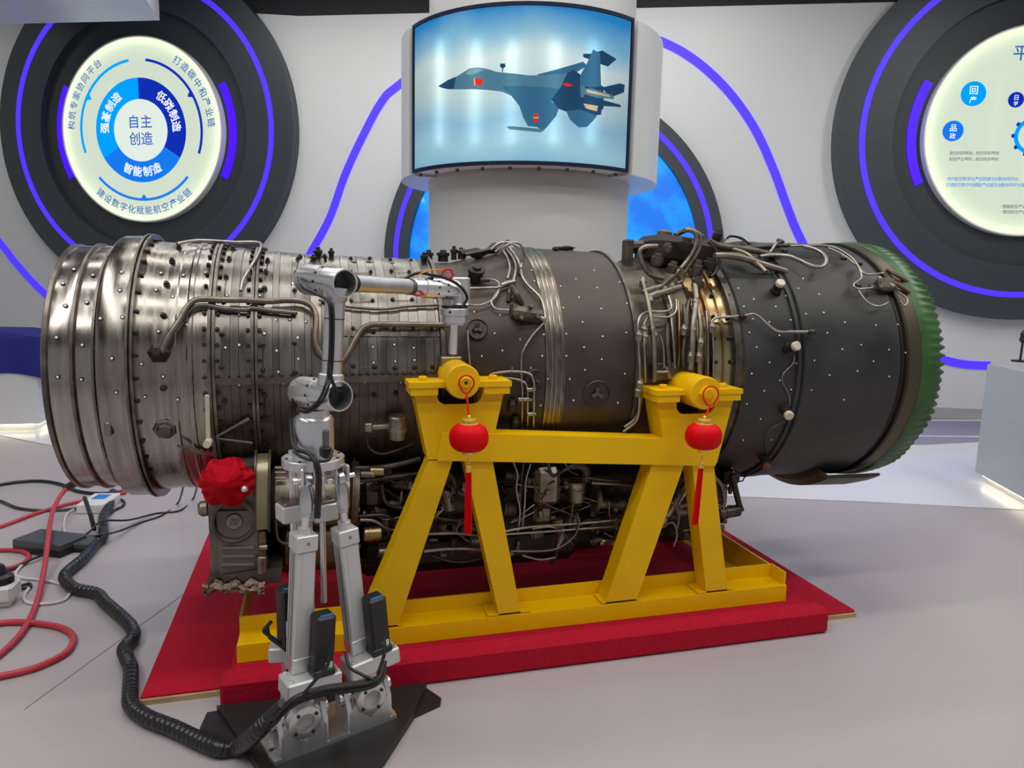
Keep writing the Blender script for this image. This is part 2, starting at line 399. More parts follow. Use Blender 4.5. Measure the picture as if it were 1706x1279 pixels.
RO = 2.02
def base_disc(px, py, label, sc=1.0, yaw=0.0, out=0.0):
    n_ = WN2 if yaw else WN; c = (WP2 if yaw else WP)(px, py, .10); F = Flat(Vector((c.x, c.y, c.z)) - n_ * .10, sc, yaw)
    t = thing('wall_display', F.p(0, -RO, 0), label, 'wall display')
    return t, F
def arrow_arc(F, r, wd, a0, a1, am, n, m, t, tip):
    mb = F.ring(r - wd, r + wd, n - .003, n, a0, a1, 40); c = math.cos(am); s_ = math.sin(am)
    h = .05
    mb.prism([F.p((r + tip * .002) * c - s_ * h, (r + tip * .002) * s_ + c * h, n), F.p((r + tip * .002) * c + s_ * h, (r + tip * .002) * s_ - c * h, n), F.p((r + tip * .07) * c, (r + tip * .07) * s_, n)], -F.N * .003)
    return mb.build('arc_line', m, t)
def lit_disc(px, py, label, bars, sc, yaw=0.0, out=0.0):
    t, F = base_disc(px, py, label, sc, yaw, out); bk = .002
    F.ring(1.42, RO, bk, .16).build('outer_ring', M['disc'], t)
    F.discm(1.45, 0.002, .08).build('inner_disc', M['disc2'], t)
    F.ring(1.712, 1.775, .155, .168).build('light_ring', M['led'], t)
    for (a0, a1) in bars:
        F.ring(1.15, 1.245, .075, .092, a0, a1, 30).build('light_bar', M['led2'], t)
    # light box: shell, tubes, translucent front
    F.ring(1.09, 1.105, .08, .17).build('panel_rim', M['whpl'], t)
    F.discm(1.09, .081, .088).build('panel_back', M['whpl'], t)
    pn = F.discm(1.09, .158, .162).build('lit_panel', M['panel'], t)
    tb = MB(); R = 1.055; tb.tube([F.p(R * math.cos(2 * PI * j / 64), R * math.sin(2 * PI * j / 64), .115) for j in range(64)], .012, 6, 1, closed=True)
    tb.build('rim_light', M['rimled'], t)
    for u in (-.38, 0, .38): MB().cyl(F.p(u, -.55, .112), F.p(u, .55, .112), .010, n=8).build('light_tube', M['softled'], t)
    return t, F, pn
t, F, pn = lit_disc(240, 219, 'round dark wall display lit with a three-part blue ring chart and lettering', ((math.radians(152), math.radians(207)), (math.radians(-28), math.radians(27))), .995, WYAW)
n = .1645
for (a0, a1, mm) in ((90, 212, 'p_sky'), (-32, 90, 'p_navy'), (212, 328, 'p_azure')):
    F.ring(.37, .62, n - .002, n, math.radians(a0), math.radians(a1), 40).build('chart_segment', M[mm], t)
F.discm(.368, n - .002, n - .0005).build('chart_centre', backlit('centre_white', (.76, .80, .78), .50), t)
arrow_arc(F, .83, .016, math.radians(98), math.radians(198), math.radians(150), n, M['p_sky'], t, -1)
arrow_arc(F, .83, .016, math.radians(-20), math.radians(82), math.radians(30), n, M['p_navy'], t, -1)
arrow_arc(F, .83, .016, math.radians(222), math.radians(318), math.radians(270), n, M['p_azure'], t, -1)
n2 = n + .002
F.line('自主', 0, .10, .165, n2, .012, 1.04).build('lettering', M['p_text'], t)
F.line('创造', 0, -.10, .165, n2, .012, 1.04).build('lettering', M['p_text'], t)
F.arc('强基制造', .495, math.radians(152), .13, n2, .02).build('lettering', M['p_textw'], t)
F.arc('低碳制造', .495, math.radians(28), .13, n2, .02).build('lettering', M['p_textw'], t)
F.arc('智能制造', .495, math.radians(270), .13, n2, .02, inward=True).build('lettering', M['p_textw'], t)
F.arc('构筑专家协同平台', .965, math.radians(150), .11, n2, .009, pitch=1.12).build('lettering', M['p_text'], t)
F.arc('打造碳中和产业链', .965, math.radians(30), .11, n2, .009, pitch=1.12).build('lettering', M['p_text'], t)
F.arc('建设数字化赋能航空产业链', .965, math.radians(270), .11, n2, .009, inward=True, pitch=1.08).build('lettering', M['p_text'], t)

t, F, pn = lit_disc(1714, 221, 'round dark wall display lit with icons and bullet text, at the right edge', ((math.radians(153), math.radians(207)), (math.radians(-27), math.radians(27))), .975)
def FU(px, py):
    p = WP(px, py, n2); return (p - F.c).dot(WU) / F.k, (p.z - F.c.z) / F.k
for (px, py, r, mm, ch, ch2) in ((1622, 156, .125, 'p_sky', '回', '产'), (1588, 218, .105, 'p_azure', '品', '政'), (1693, 166, .078, 'p_navy', '日', '学')):
    u, v = FU(px, py); G = Flat(F.p(u, v, 0))
    ic = G.discm(r, n - .002, n, 40).build('icon_disc', M[mm], t)
    b_ = MB(); G.text(b_, ch, 0, r * .28, r * .75, 0, n2, .01); G.text(b_, ch2, 0, -r * .5, r * .6, 0, n2, .01); b_.build('icon_mark', M['p_textw'], ic)
u, v = FU(1706, 88); F.line('平台', u + .06, v, .17, n2, .012).build('lettering', M['p_text'], t)
u, v = FU(1722, 226); G = Flat(F.p(u, v, 0)); G.ring(.15, .19, n - .002, n, 0, 2 * PI, 40).build('gear_icon', M['p_sky'], t)
for j in range(10):
    a = 2 * PI * j / 10; MB().prism([G.p(.185 * math.cos(a + s_), .185 * math.sin(a + s_), n) for s_ in (-.12, .12)] + [G.p(.215 * math.cos(a + s_), .215 * math.sin(a + s_), n) for s_ in (.08, -.08)], -WN * .002).build('gear_tooth', M['p_navy'], t)
for (txt, px, py, sz, mm) in (('·航空科研基地，航空学校基地', 1620, 255, .042, 'p_grey'), ('·航空产业基地，航空综合基地', 1619, 265, .042, 'p_grey'), ('·依托航空数字化产业链建设创新协同平台', 1634, 298, .044, 'p_azure'), ('·打造航空数字化赋能产业链及创新协同平台建设', 1642, 308, .044, 'p_azure'),
                              ('·赋能航空产业链', 1690, 344, .044, 'p_grey'), ('·建设航空产业链', 1690, 353, .044, 'p_grey')):
    u, v = FU(px, py); F.line(txt, u, v, sz, n2, .008, .92).build('lettering', M[mm], t)

# middle disc with blue screen behind the column
t, F = base_disc(916, 434, 'round dark frame with glowing blue sky screen, half hidden behind the white column', .975)
F.ring(1.73, RO, .002, .16).build('outer_ring', M['disc'], t)
F.ring(1.845, 1.905, .155, .168).build('light_ring', M['led'], t)
scr = bpy.data.materials.new('blue_screen'); scr.use_nodes = True; nt = scr.node_tree; b = nt.nodes['Principled BSDF']; b.inputs['Base Color'].default_value = (.01, .02, .05, 1); b.inputs['Roughness'].default_value = .3
tc = nt.nodes.new('ShaderNodeTexCoord'); nz = nt.nodes.new('ShaderNodeTexNoise'); nz.inputs['Scale'].default_value = 2.2; nz.inputs['Detail'].default_value = 8
cr = nt.nodes.new('ShaderNodeValToRGB'); e = cr.color_ramp.elements; e[0].position = .40; e[0].color = (.005, .16, .72, 1); e[1].position = .66; e[1].color = (.55, .85, 1, 1); x = cr.color_ramp.elements.new(.56); x.color = (.01, .32, .95, 1)
nt.links.new(tc.outputs['Object'], nz.inputs['Vector']); nt.links.new(nz.outputs['Fac'], cr.inputs[0]); nt.links.new(cr.outputs[0], b.inputs['Emission Color']); b.inputs['Emission Strength'].default_value = 1.2
F.discm(1.735, .002, .05).build('screen', scr, t)

# violet light strip wandering over the wall
def strip(pxs, name, label, wd=.045):
    P = catmull([WPX(x, y, .012) for x, y in pxs], 8); vs = []; fs = []
    for i, p in enumerate(P):
        d = (P[min(i + 1, len(P) - 1)] - P[max(i - 1, 0)]).normalized(); q = d.cross(WN).normalized() * wd
        vs += [p + q, p - q, p - q - WN * .01, p + q - WN * .01]
    for i in range(len(P) - 1):
        for j in range(4): fs.append((i * 4 + j, i * 4 + (j + 1) % 4, i * 4 + 4 + (j + 1) % 4, i * 4 + 4 + j))
    fs += [(0, 1, 2, 3), tuple(len(vs) - 4 + k for k in (3, 2, 1, 0))]
    tag(MB().add(vs, fs).build(name, M['led'], ang=60), label, 'light strip')
strip([(-60, 335), (0, 405), (30, 443), (75, 490), (180, 580), (320, 600), (440, 530), (498, 452)], 'light_strip', 'violet light strip sloping down the left wall to behind the shiny intake end')
strip([(512, 430), (548, 365), (575, 290), (605, 225), (635, 170), (662, 143), (760, 75), (900, 35), (1010, 40), (1095, 66), (1155, 98), (1212, 150), (1258, 215), (1290, 285), (1310, 340), (1335, 400), (1390, 500), (1480, 575), (1575, 600), (1610, 607), (1650, 609)],
      'light_strip', 'violet light strip arching over the white wall behind the column')

# --- column with the curved light box
cv = ray(877, 470); cdir = Vector((cv.x, cv.y, 0)).normalized(); CC = cdir * 5.6; CR = .755; DR = .935
cside = Vector((cdir.y, -cdir.x, 0))      # to the right
def DP(phi, r, z): return Vector((CC.x, CC.y, 0)) + (-cdir * math.cos(phi) + cside * math.sin(phi)) * r + Vector((0, 0, z))
def DS(px, py, r):
    v = ray(px, py); a = v.x**2 + v.y**2; b = -(v.x * CC.x + v.y * CC.y); c = CC.x**2 + CC.y**2 - r * r; D = max(b * b - a * c, 0)
    p = CAM + v * ((-b - math.sqrt(D)) / a); q = p - Vector((CC.x, CC.y, 0)); return math.atan2(q.dot(cside), -q.dot(cdir)), p.z
o = MB().lathe((CC.x, CC.y, 0), (0, 0, 1), [(0, CR), (5.39, CR)], 72).build('column', M['colm']); tag(o, kind='structure')
zt = DS(868, 9, DR)[1]; zb = DS(862, 268, DR)[1]; PHL = DS(691, 150, DR)[0]; PHR = DS(1047, 150, DR)[0]
t = thing('curved_light_box', (CC.x, CC.y, zb - .1), 'curved light box around the white column with a backlit picture of a blue-grey fighter jet', 'light box')
def shell(ph0, ph1, r0, r1, z0, z1, k=24, rnd=0.0):
    vs = []; fs = []
    for j in range(k + 1):
        ph = ph0 + (ph1 - ph0) * j / k
        vs += [DP(ph, r0, z0), DP(ph, r1, z0), DP(ph, r1, z1), DP(ph, r0, z1)]
    for j in range(k):
        for q in range(4): fs.append((j * 4 + q, j * 4 + (q + 1) % 4, j * 4 + 4 + (q + 1) % 4, j * 4 + 4 + q))
    fs += [(0, 1, 2, 3), tuple(k * 4 + q for q in (3, 2, 1, 0))]
    return MB().add(vs, fs)
zs0 = DS(1080, 296, DR)[1]; zs1 = DS(1075, 44, DR)[1]
R_ = math.radians
shell(PHR + .05, R_(176), DR - .07, DR + .022, zs0 - .02, zs1, 40).build('side_shell', M['white'], t)
shell(-R_(176), PHL - .05, DR - .07, DR + .022, zs0 - .02, zs1, 40).build('side_shell', M['white'], t)
shell(PHR + .05, R_(176), CR + .002, DR - .07, zs0 - .02, zs0 + .01, 40).build('under_plate', M['white'], t)
shell(-R_(176), PHL - .05, CR + .002, DR - .07, zs0 - .02, zs0 + .01, 40).build('under_plate', M['white'], t)
shell(PHL, PHR, CR + .01, CR + .03, zb, zt, 30).build('box_back', mat('box_grey', (.2, .2, .2), .7), t)
shell(PHL, PHR, CR + .03, DR - .004, zb - .02, zb, 30).build('box_floor', M['whpl'], t)
shell(PHL, PHR, CR + .03, DR - .004, zt, zt + .02, 30).build('box_top', M['whpl'], t)
fm = mat('navy_frame', (.006, .012, .04), .5, spec=.2)
for (z0, z1) in ((zb - .022, zb), (zt, zt + .022)): shell(PHL - .02, PHR + .02, DR - .012, DR + .012, z0, z1, 30).build('frame_rail', fm, t)
for (a, b) in ((PHL - .02, PHL), (PHR, PHR + .02)): shell(a, b, DR - .2, DR + .012, zb, zt, 1).build('frame_rail', fm, t)
clip = MB().box((0, 0, 0), (.02, .012, .02)).data('clip'); clip.materials.append(M['blk'])
for j in range(9):
    ph = PHL + (PHR - PHL) * (j + .5) / 9; place('clip', clip, t, DP(ph, DR, zb - .045), Matrix.Rotation(0, 3, 'Z').to_quaternion())
for px in (733, 793, 854, 926, 989):
    ph, z1 = DS(px, 66, DR); _, z0 = DS(px, 240, DR)
    MB().cyl(DP(ph, DR - .05, z0), DP(ph, DR - .05, z1), .012, n=8).build('light_tube', M['tube'], t)
# the picture: one curved sheet, cut into printed areas
def zpx(pts, ox=500, oy=0, s=700 / 1706): return [(ox + x * s, oy + y * s) for x, y in pts]
JET = [
 ('jet_dk', zpx([(1000, 330), (1150, 300), (1232, 352), (1232, 440), (1200, 470), (1130, 455), (1085, 455), (1045, 440), (1020, 405)])),
 ('jet_dk', zpx([(1228, 205), (1285, 240), (1250, 270), (1225, 262), (1150, 232), (1148, 218), (1180, 218)])),
 ('jet', zpx([(960, 303), (1040, 282), (1110, 262), (1150, 250), (1165, 268), (1110, 300), (1090, 320), (1000, 318)])),
 ('jet_dk', zpx([(1225, 355), (1300, 338), (1318, 345), (1315, 375), (1270, 392), (1240, 375)])),
 ('jet_lt', zpx([(560, 350), (600, 325), (640, 308), (668, 290), (690, 277), (720, 273), (760, 280), (800, 292), (880, 300), (930, 306), (1000, 305), (1060, 300), (1110, 290), (1150, 340), (1160, 362), (1150, 395), (1100, 395), (1040, 372), (960, 372), (900, 385), (860, 390), (820, 372), (760, 365), (700, 362), (640, 363), (600, 362), (575, 357)])),
 ('jet', zpx([(820, 350), (900, 348), (1000, 355), (1060, 362), (1020, 410), (1050, 440), (1040, 470), (1000, 518), (985, 530), (960, 515), (925, 512), (905, 475), (890, 430), (860, 392)])),
 ('jet_dk', zpx([(560, 350), (600, 325), (632, 312), (625, 360), (600, 362)])),
 ('jet', zpx([(1140, 300), (1165, 255), (1190, 200), (1218, 218), (1222, 350), (1180, 355), (1130, 345)])),
 ('jet_dk', zpx([(1020, 405), (1060, 350), (1085, 295), (1110, 283), (1135, 300), (1140, 410), (1120, 440), (1050, 435)])),
 ('jet_lt', zpx([(1138, 362), (1180, 358), (1270, 385), (1275, 402), (1210, 398), (1138, 378)])),
 ('jet_dk', zpx([(1130, 395), (1200, 398), (1300, 425), (1305, 435), (1225, 430), (1222, 465), (1200, 468), (1150, 448), (1128, 430)])),
 ('noz', zpx([(1150, 420), (1210, 430), (1205, 452), (1160, 440)])),
 ('noz', zpx([(1160, 362), (1255, 385), (1258, 395), (1165, 375)])),
 ('jet', zpx([(1080, 450), (1140, 445), (1205, 470), (1190, 490), (1165, 515), (1130, 517), (1095, 485)])),
 ('jet_lt', zpx([(838, 514), (860, 512), (985, 524), (992, 530), (975, 537), (850, 525)])),
 ('glass', zpx([(668, 300), (690, 280), (720, 275), (750, 283), (720, 295), (690, 305)])),
 ('red', zpx([(708, 318), (740, 318), (740, 346), (708, 346)])),
 ('gold', zpx([(704, 318), (709, 318), (712, 346), (707, 346)])),
 ('red', zpx([(951, 460), (966, 460), (964, 497), (949, 497)])),
 ('gold', zpx([(947, 475), (970, 475), (969, 481), (946, 481)])),
 ('red', zpx([(1062, 340), (1085, 336), (1110, 348), (1085, 352)])),
 ('jet_dk', zpx([(813, 258), (832, 258), (834, 270), (824, 278), (824, 292), (820, 292), (820, 278), (811, 270)])),
]
def skymat():
    m = bpy.data.materials.new('poster_sky'); m.use_nodes = True; nt = m.node_tree; nt.nodes.clear()
    out = nt.nodes.new('ShaderNodeOutputMaterial'); ad = nt.nodes.new('ShaderNodeAddShader'); tr = nt.nodes.new('ShaderNodeBsdfTranslucent'); em = nt.nodes.new('ShaderNodeEmission'); em.inputs[1].default_value = .62
    tc = nt.nodes.new('ShaderNodeTexCoord'); sp = nt.nodes.new('ShaderNodeSeparateXYZ'); nz = nt.nodes.new('ShaderNodeTexNoise'); nz.inputs['Scale'].default_value = 1.3; nz.inputs['Detail'].default_value = 6
    md = nt.nodes.new('ShaderNodeMath'); md.operation = 'MULTIPLY_ADD'; md.inputs[1].default_value = .9
    mr = nt.nodes.new('ShaderNodeMapRange'); mr.inputs['From Min'].default_value = 0; mr.inputs['From Max'].default_value = zt - zb + .1
    cr = nt.nodes.new('ShaderNodeValToRGB'); e = cr.color_ramp.elements
    e[0].position = .0; e[0].color = (.24, .50, .66, 1); e[1].position = 1.0; e[1].color = (.03, .26, .58, 1)
    for ps, c in ((.18, (.36, .58, .68)), (.35, (.26, .46, .60)), (.52, (.46, .58, .60)), (.72, (.58, .68, .68)), (.84, (.25, .50, .66))): x = e.new(ps); x.color = (*c, 1)
    ml = nt.nodes.new('ShaderNodeMath'); ml.operation = 'SUBTRACT'; ml.inputs[1].default_value = .5
    m2 = nt.nodes.new('ShaderNodeMath'); m2.operation = 'MULTIPLY_ADD'; m2.inputs[1].default_value = .45
    nt.links.new(tc.outputs['Object'], sp.inputs[0]); nt.links.new(tc.outputs['Object'], nz.inputs['Vector']); nt.links.new(sp.outputs[2], mr.inputs[0])
    nt.links.new(nz.outputs['Fac'], ml.inputs[0]); nt.links.new(ml.outputs[0], m2.inputs[0]); nt.links.new(mr.outputs[0], m2.inputs[2]); nt.links.new(m2.outputs[0], cr.inputs[0])
    nt.links.new(cr.outputs[0], em.inputs[0]); nt.links.new(cr.outputs[0], tr.inputs[0]); nt.links.new(tr.outputs[0], ad.inputs[0]); nt.links.new(em.outputs[0], ad.inputs[1]); nt.links.new(ad.outputs[0], out.inputs[0])
    return m
PM = {'sky': skymat(), 'jet': backlit('print_jet', (.035, .125, .22), .75), 'jet_dk': backlit('print_jet_dark', (.015, .055, .12), .75), 'jet_lt': backlit('print_jet_light', (.07, .17, .25), .75), 'noz': backlit('print_nozzle', (.50, .40, .25), .7),
      'glass': backlit('print_canopy', (.16, .28, .36), .8), 'red': backlit('print_red', (.65, .02, .02), .8), 'gold': backlit('print_gold', (.7, .35, .1), .7)}
def densify(poly, step=9):
    out = []
    for i, a in enumerate(poly):
        b = poly[(i + 1) % len(poly)]; k = max(1, int(math.hypot(b[0] - a[0], b[1] - a[1]) / step))
        out += [(a[0] + (b[0] - a[0]) * j / k, a[1] + (b[1] - a[1]) * j / k) for j in range(k)]
    return out
Wd = DR * (PHR - PHL)
def to2(px, py):
    ph, z = DS(px, py, DR); return (ph * DR, z)
cv2 = []; cf = []
def addface(pts):
    b = len(cv2); cv2.extend(Vector(p) for p in pts); cf.append(list(range(b, b + len(pts))))
rect = []
K = 40
for j in range(K): rect.append((DR * PHL + Wd * j / K, zb))
for j in range(8): rect.append((DR * PHR, zb + (zt - zb) * j / 8))
for j in range(K): rect.append((DR * PHR - Wd * j / K, zt))
for j in range(8): rect.append((DR * PHL, zt - (zt - zb) * j / 8))
addface(rect); names = ['sky']
for nm, poly in JET:
    q = []
    for p in densify(poly):
        u, z = to2(*p); q.append((min(max(u, DR * PHL + .004), DR * PHR - .004), min(max(z, zb + .004), zt - .004)))
    area2 = sum(q[i][0] * q[(i + 1) % len(q)][1] - q[(i + 1) % len(q)][0] * q[i][1] for i in range(len(q)))
    addface(q if area2 > 0 else q[::-1]); names.append(nm)
for i in range(1, K):
    for j in range(1, 8): cv2.append(Vector((DR * PHL + Wd * i / K, zb + (zt - zb) * j / 8)))
ov, oe, of, _, _, off_ = delaunay_2d_cdt(cv2, [], cf, 1, 1e-5)
keys = list(PM); me = bpy.data.meshes.new('picture')
me.from_pydata([tuple(DP(p.x / DR, DR, p.y) - ORG[t.name]) for p in ov], [], [tuple(f) for f in of])
for k in keys: me.materials.append(PM[k])
for i, src in enumerate(off_): me.polygons[i].material_index = keys.index(names[max(src)] if src else 'sky')
me.polygons.foreach_set('use_smooth', [True] * len(me.polygons)); me.update()
o = bpy.data.objects.new('picture', me); col.objects.link(o); o.parent = t; ORG[o.name] = ORG[t.name]
o['label'] = 'backlit picture of a blue-grey twin-tail fighter jet in a pale sky'

# --- plinths
def plinth(corner, du, dv, Lu, Lv, h, label, gap=.07, m=None):
    du = Vector((*du, 0)).normalized(); dv = Vector((*dv, 0)).normalized(); c = Vector((*corner, 0))
    t = thing('plinth', c + du * Lu / 2 + dv * Lv / 2, label, 'plinth')
    q = lambda a, b, z: c + du * a + dv * b + Vector((0, 0, z))
    MB().prism([q(0, 0, gap), q(Lu, 0, gap), q(Lu, Lv, gap), q(0, Lv, gap)], (0, 0, h - gap)).build('body', m or M['white'], t)
    e = .06
    MB().prism([q(e, e, .005), q(Lu - e, e, .005), q(Lu - e, Lv - e, .005), q(e, Lv - e, .005)], (0, 0, gap - .006)).build('toe_kick', M['whpl'], t)
    for (a, b, cc, d) in ((e - .03, e, e - .03, Lv - e), (e, e - .03, Lu - e, e - .03), (Lu - e + .03, e, Lu - e + .03, Lv - e)):
        MB().cyl(q(a, b, gap - .012), q(cc, d, gap - .012), .006, n=6).build('toe_light', M['warm'], t)
    return t
hl = A(52, 611, 7.4).z
plinth((-3.6, 7.4), (1, -.02), (.0, 1), 1.13, .8, hl, 'white plinth under a blue cloth beside the shiny intake end')
# blue cloth draped over the left plinth
vs = []; fs = []; nu, nv = 30, 16
ztc = A(30, 551, 7.42).z
cl = thing('draped_cloth', (-3.0, 7.8, hl), 'dark blue velvet cloth draped over boxy shape on the left plinth', 'cloth')
def clo(i, j):
    u = i / nu; v = j / nv; x = -3.63 + 1.19 * u
    sag = .03 * math.sin(u * 9) * v
    if v < .45: y = 7.99 - (v / .45) * .62; z = ztc - .02 * u**6
    else: k = (v - .45) / .55; y = 7.36 - .02 * k - .02 * math.sin(u * 14) * k; z = ztc - k * (ztc - hl + .10 + .05 * math.sin(u * 5 + 1)) 
    if u > .8:
        k = (u - .8) / .2; z -= (.10 if v < .45 else .02) * k * k; x += .05 * k * (1 if v > .3 else .4)
    return Vector((x, y + sag * .3, z))
for i in range(nu + 1):
    for j in range(nv + 1): vs.append(clo(i, j))
for i in range(nu):
    for j in range(nv): a = i * (nv + 1) + j; fs.append((a, a + 1, a + nv + 2, a + nv + 1))
mb = MB().add(vs, fs); mb.build('cloth', M['bluecloth'], cl, 60)
MB().add([EPc for EPc in [clo(nu, j) for j in range(nv + 1)] + [clo(nu, j) + Vector((-.02, .35 if j > 8 else .0, -.05 if j < 8 else 0)) for j in range(nv + 1)]], [(j, j + 1, nv + 2 + j, nv + 1 + j) for j in range(nv)]).build('cloth_side', M['bluecloth'], cl, 60)
MB().rbox((-3.05, 7.68, (hl + ztc) / 2 - .015), (1.05, .5, ztc - hl - .04), r=.03).build('covered_box', M['bluecloth'], cl)
cR = Z(1623, 800)
hr = (A(1640, 606, cR.y)).z
d1 = (Z(1706, 848) - cR); d1.z = 0
plinth((cR.x, cR.y), (d1.x, d1.y), (-d1.y, d1.x), 1.6, 1.2, hr, 'white plinth painted in shaded grey with warm light below, at the right edge', m=mat('shaded_white_laminate', (.46, .48, .47), .3))  # white plinth; the shade on its face is put into the grey colour
pr = A(1700, 600, cR.y); t = thing('model_stand', (pr.x + .12, pr.y + .1, hr), 'small black stand on the shaded white plinth at the right edge', 'stand')
b0 = Vector((pr.x + .12, pr.y + .1, hr))
MB().cyl(b0, b0 + Vector((0, 0, .012)), .06).build('foot', M['blk'], t)
MB().cyl(b0 + Vector((0, 0, .01)), b0 + Vector((.005, 0, .17)), .008).build('stem', M['blk'], t)
MB().lathe(b0 + Vector((.005, 0, .15)), (0, 0, 1), [(0, .012), (.02, .028), (.05, .02), (.07, .024), (.1, .006)], 12).build('head', M['blk'], t)

# ================================================================== PLATFORM
t = thing('carpeted_board', (.85, 3.3, 0), 'flat plywood board covered in red carpet under the engine', 'platform')
MB().box((.85, 3.32, .0095), (2.9, 1.66, .019)).build('plywood', M['wood'], t)
MB().rbox((.85, 3.325, .0235), (2.902, 1.65, .009), r=.003).build('carpet', M['red_carpet'], t)
def step(y0, y1, x0, x1, label, z0=.0):
    o = MB().rbox(((x0 + x1) / 2, (y0 + y1) / 2, (z0 + .103) / 2), (x1 - x0, y1 - y0, .103 - z0), r=.012).build('carpeted_step', M['red_carpet']); tag(o, label, 'step')
t_ = MB()
step(2.392, 2.488, -.335, 2.076, 'long red carpeted step along the front of the yellow stand')
step(2.492, 2.74, -.31, 2.05, 'red carpeted bearer under the front beam of the yellow stand', .0285)
step(3.50, 3.72, -.31, 2.05, 'red carpeted bearer under the rear beam, behind the engine', .0285)

# ================================================================== YELLOW STAND
st = thing('engine_stand', (.82, 3.1, .104), 'yellow welded steel stand with A-shaped legs carrying the engine', 'stand')
YL = M['yellow']
def mirror(p): return Vector((p.x, 2 * YA - p.y, p.z))
def sp(name, poly, depth, both=True, m=YL):
    P = [Vector(p) for p in poly]
    o = MB().prism(P, (0, depth, 0)).build(name, m, st)
    if both: MB().prism([mirror(p) for p in P], (0, -depth, 0)).build(name, m, st)
    return o
def Fp(x, z, y=2.51): return Vector((x, y, z))
# lower beams: front face, shelf and upright back wall
sp('lower_beam', [Fp(-.29, .105), Fp(1.94, .105), Fp(1.94, .176), Fp(-.29, .170)], .008)
sp('beam_shelf', [Fp(-.288, .162, 2.518), Fp(1.938, .168, 2.518), Fp(1.938, .176, 2.518), Fp(-.288, .170, 2.518)], .095)
sp('beam_wall', [Fp(-.288, .105, 2.613), Fp(1.938, .105, 2.613), Fp(1.938, .232, 2.613), Fp(-.288, .226, 2.613)], .008)
# end cross beams
for x0, x1, nm in ((1.93, 1.94, 'cross_beam'), (-.29, -.28, 'cross_beam')):
    MB().prism([(x0, 2.62, .105), (x1, 2.62, .105), (x1, 2.62, .226), (x0, 2.62, .226)], (0, .96, 0)).build(nm, YL, st)
MB().prism([(1.85, 2.62, .105), (1.93, 2.62, .105), (1.93, 2.62, .113), (1.85, 2.62, .113)], (0, .96, 0)).build('cross_flange', YL, st)
MB().prism([(1.93, 2.52, .106), (1.94, 2.52, .106), (1.94, 2.52, .232), (1.93, 2.52, .232)], (0, .09, 0)).build('end_plate', YL, st)
# legs
for q in (((.385, .80), (.475, .80), (.27, .172), (.125, .172)), ((.515, .80), (.622, .80), (.747, .174), (.66, .174)),
          ((1.275, .74), (1.42, .74), (1.235, .176), (1.10, .176)), ((1.455, .735), (1.553, .73), (1.655, .176), (1.555, .176))):
    sp('leg', [Fp(a, b, 2.516) for a, b in q], .085)
# welded foot plates
for (x, z) in ((.20, .178), (.70, .179), (1.17, .180), (1.60, .181)): MB().box((x, 2.56, z), (.17, .088, .006)).build('foot_plate', YL, st)
# upper bar
sp('upper_bar', [Fp(.415, .802, 2.505), Fp(1.555, .726, 2.505), Fp(1.555, .832, 2.505), Fp(.43, .905, 2.505)], .10)
# saddles
def saddle(cx, zc, w0, w1, ztop, zbot, yf, r):
    pts = [Fp(cx - w0, ztop, yf), Fp(cx - r * 1.3, ztop, yf)]
    ub = zc - r * 1.42
    for a in np.linspace(0, 1, 6): 
        ang = PI + a * PI / 2; pts.append(Fp(cx - r * .75 + r * .55 * math.cos(ang), ub + r * .55 + r * .55 * math.sin(ang), yf))
    for a in np.linspace(0, 1, 6):
        ang = 1.5 * PI + a * PI / 2; pts.append(Fp(cx + r * .75 + r * .55 * math.cos(ang), ub + r * .55 + r * .55 * math.sin(ang), yf))
    pts += [Fp(cx + r * 1.3, ztop, yf), Fp(cx + w0, ztop, yf), Fp(cx + w1, zbot, yf), Fp(cx - w1, zbot, yf)]
    sp('saddle_plate', pts, .014)
    for s_ in (-1, 1):
        P = [Fp(cx + s_ * w0, ztop, yf + .014), Fp(cx + s_ * w1, zbot, yf + .014), Fp(cx + s_ * (w1 - .012), zbot, yf + .014), Fp(cx + s_ * (w0 - .012), ztop, yf + .014)]
        sp('saddle_gusset', P, .105)
        P = [Fp(cx + s_ * (w0 - .075), ztop - .005, yf + .05), Fp(cx + s_ * (w0 - .075), zbot + .02, yf + .05), Fp(cx + s_ * (w0 - .087), zbot + .02, yf + .05), Fp(cx + s_ * (w0 - .087), ztop - .005, yf + .05)]
        sp('saddle_rib', P, .07)
        # clamp plates: two stacked slabs with a bolt
        xa, xb = cx + s_ * r * .92, cx + s_ * (w0 + .022)
        sp('clamp_plate', [Fp(xa, ztop + .027, yf - .03), Fp(xb, ztop + .027, yf - .03), Fp(xb, ztop + .047, yf - .03), Fp(xa, ztop + .047, yf - .03)], .15)
        xa2 = cx + s_ * r * 1.3
        sp('clamp_plate', [Fp(xa2, ztop, yf - .026), Fp(xb - s_ * .006, ztop, yf - .026), Fp(xb - s_ * .006, ztop + .026, yf - .026), Fp(xa2, ztop + .026, yf - .026)], .146)
        xm = cx + s_ * (w0 - .035)
        for mm in (False, True):
            y_ = yf + .03; y_ = 2 * YA - y_ if mm else y_
            MB().lathe((xm, y_, ztop + .048), (0, 0, 1), [(0, .017), (.012, .017), (.014, .015)], 6).build('clamp_bolt', YL, st)
            MB().lathe((xm, y_, ztop - .03), (0, 0, 1), [(0, .009), (.012, .009), (.012, .014), (.03, .014)], 6).build('clamp_nut', mat('dark_nut', (.12, .09, .03), .4, .6) if s_ > 0 else YL, st)
saddle(.497, 1.097, .165, .115, 1.045, .805, 2.515, .064)
saddle(1.452, 1.037, .168, .11, .998, .735, 2.509, .066)
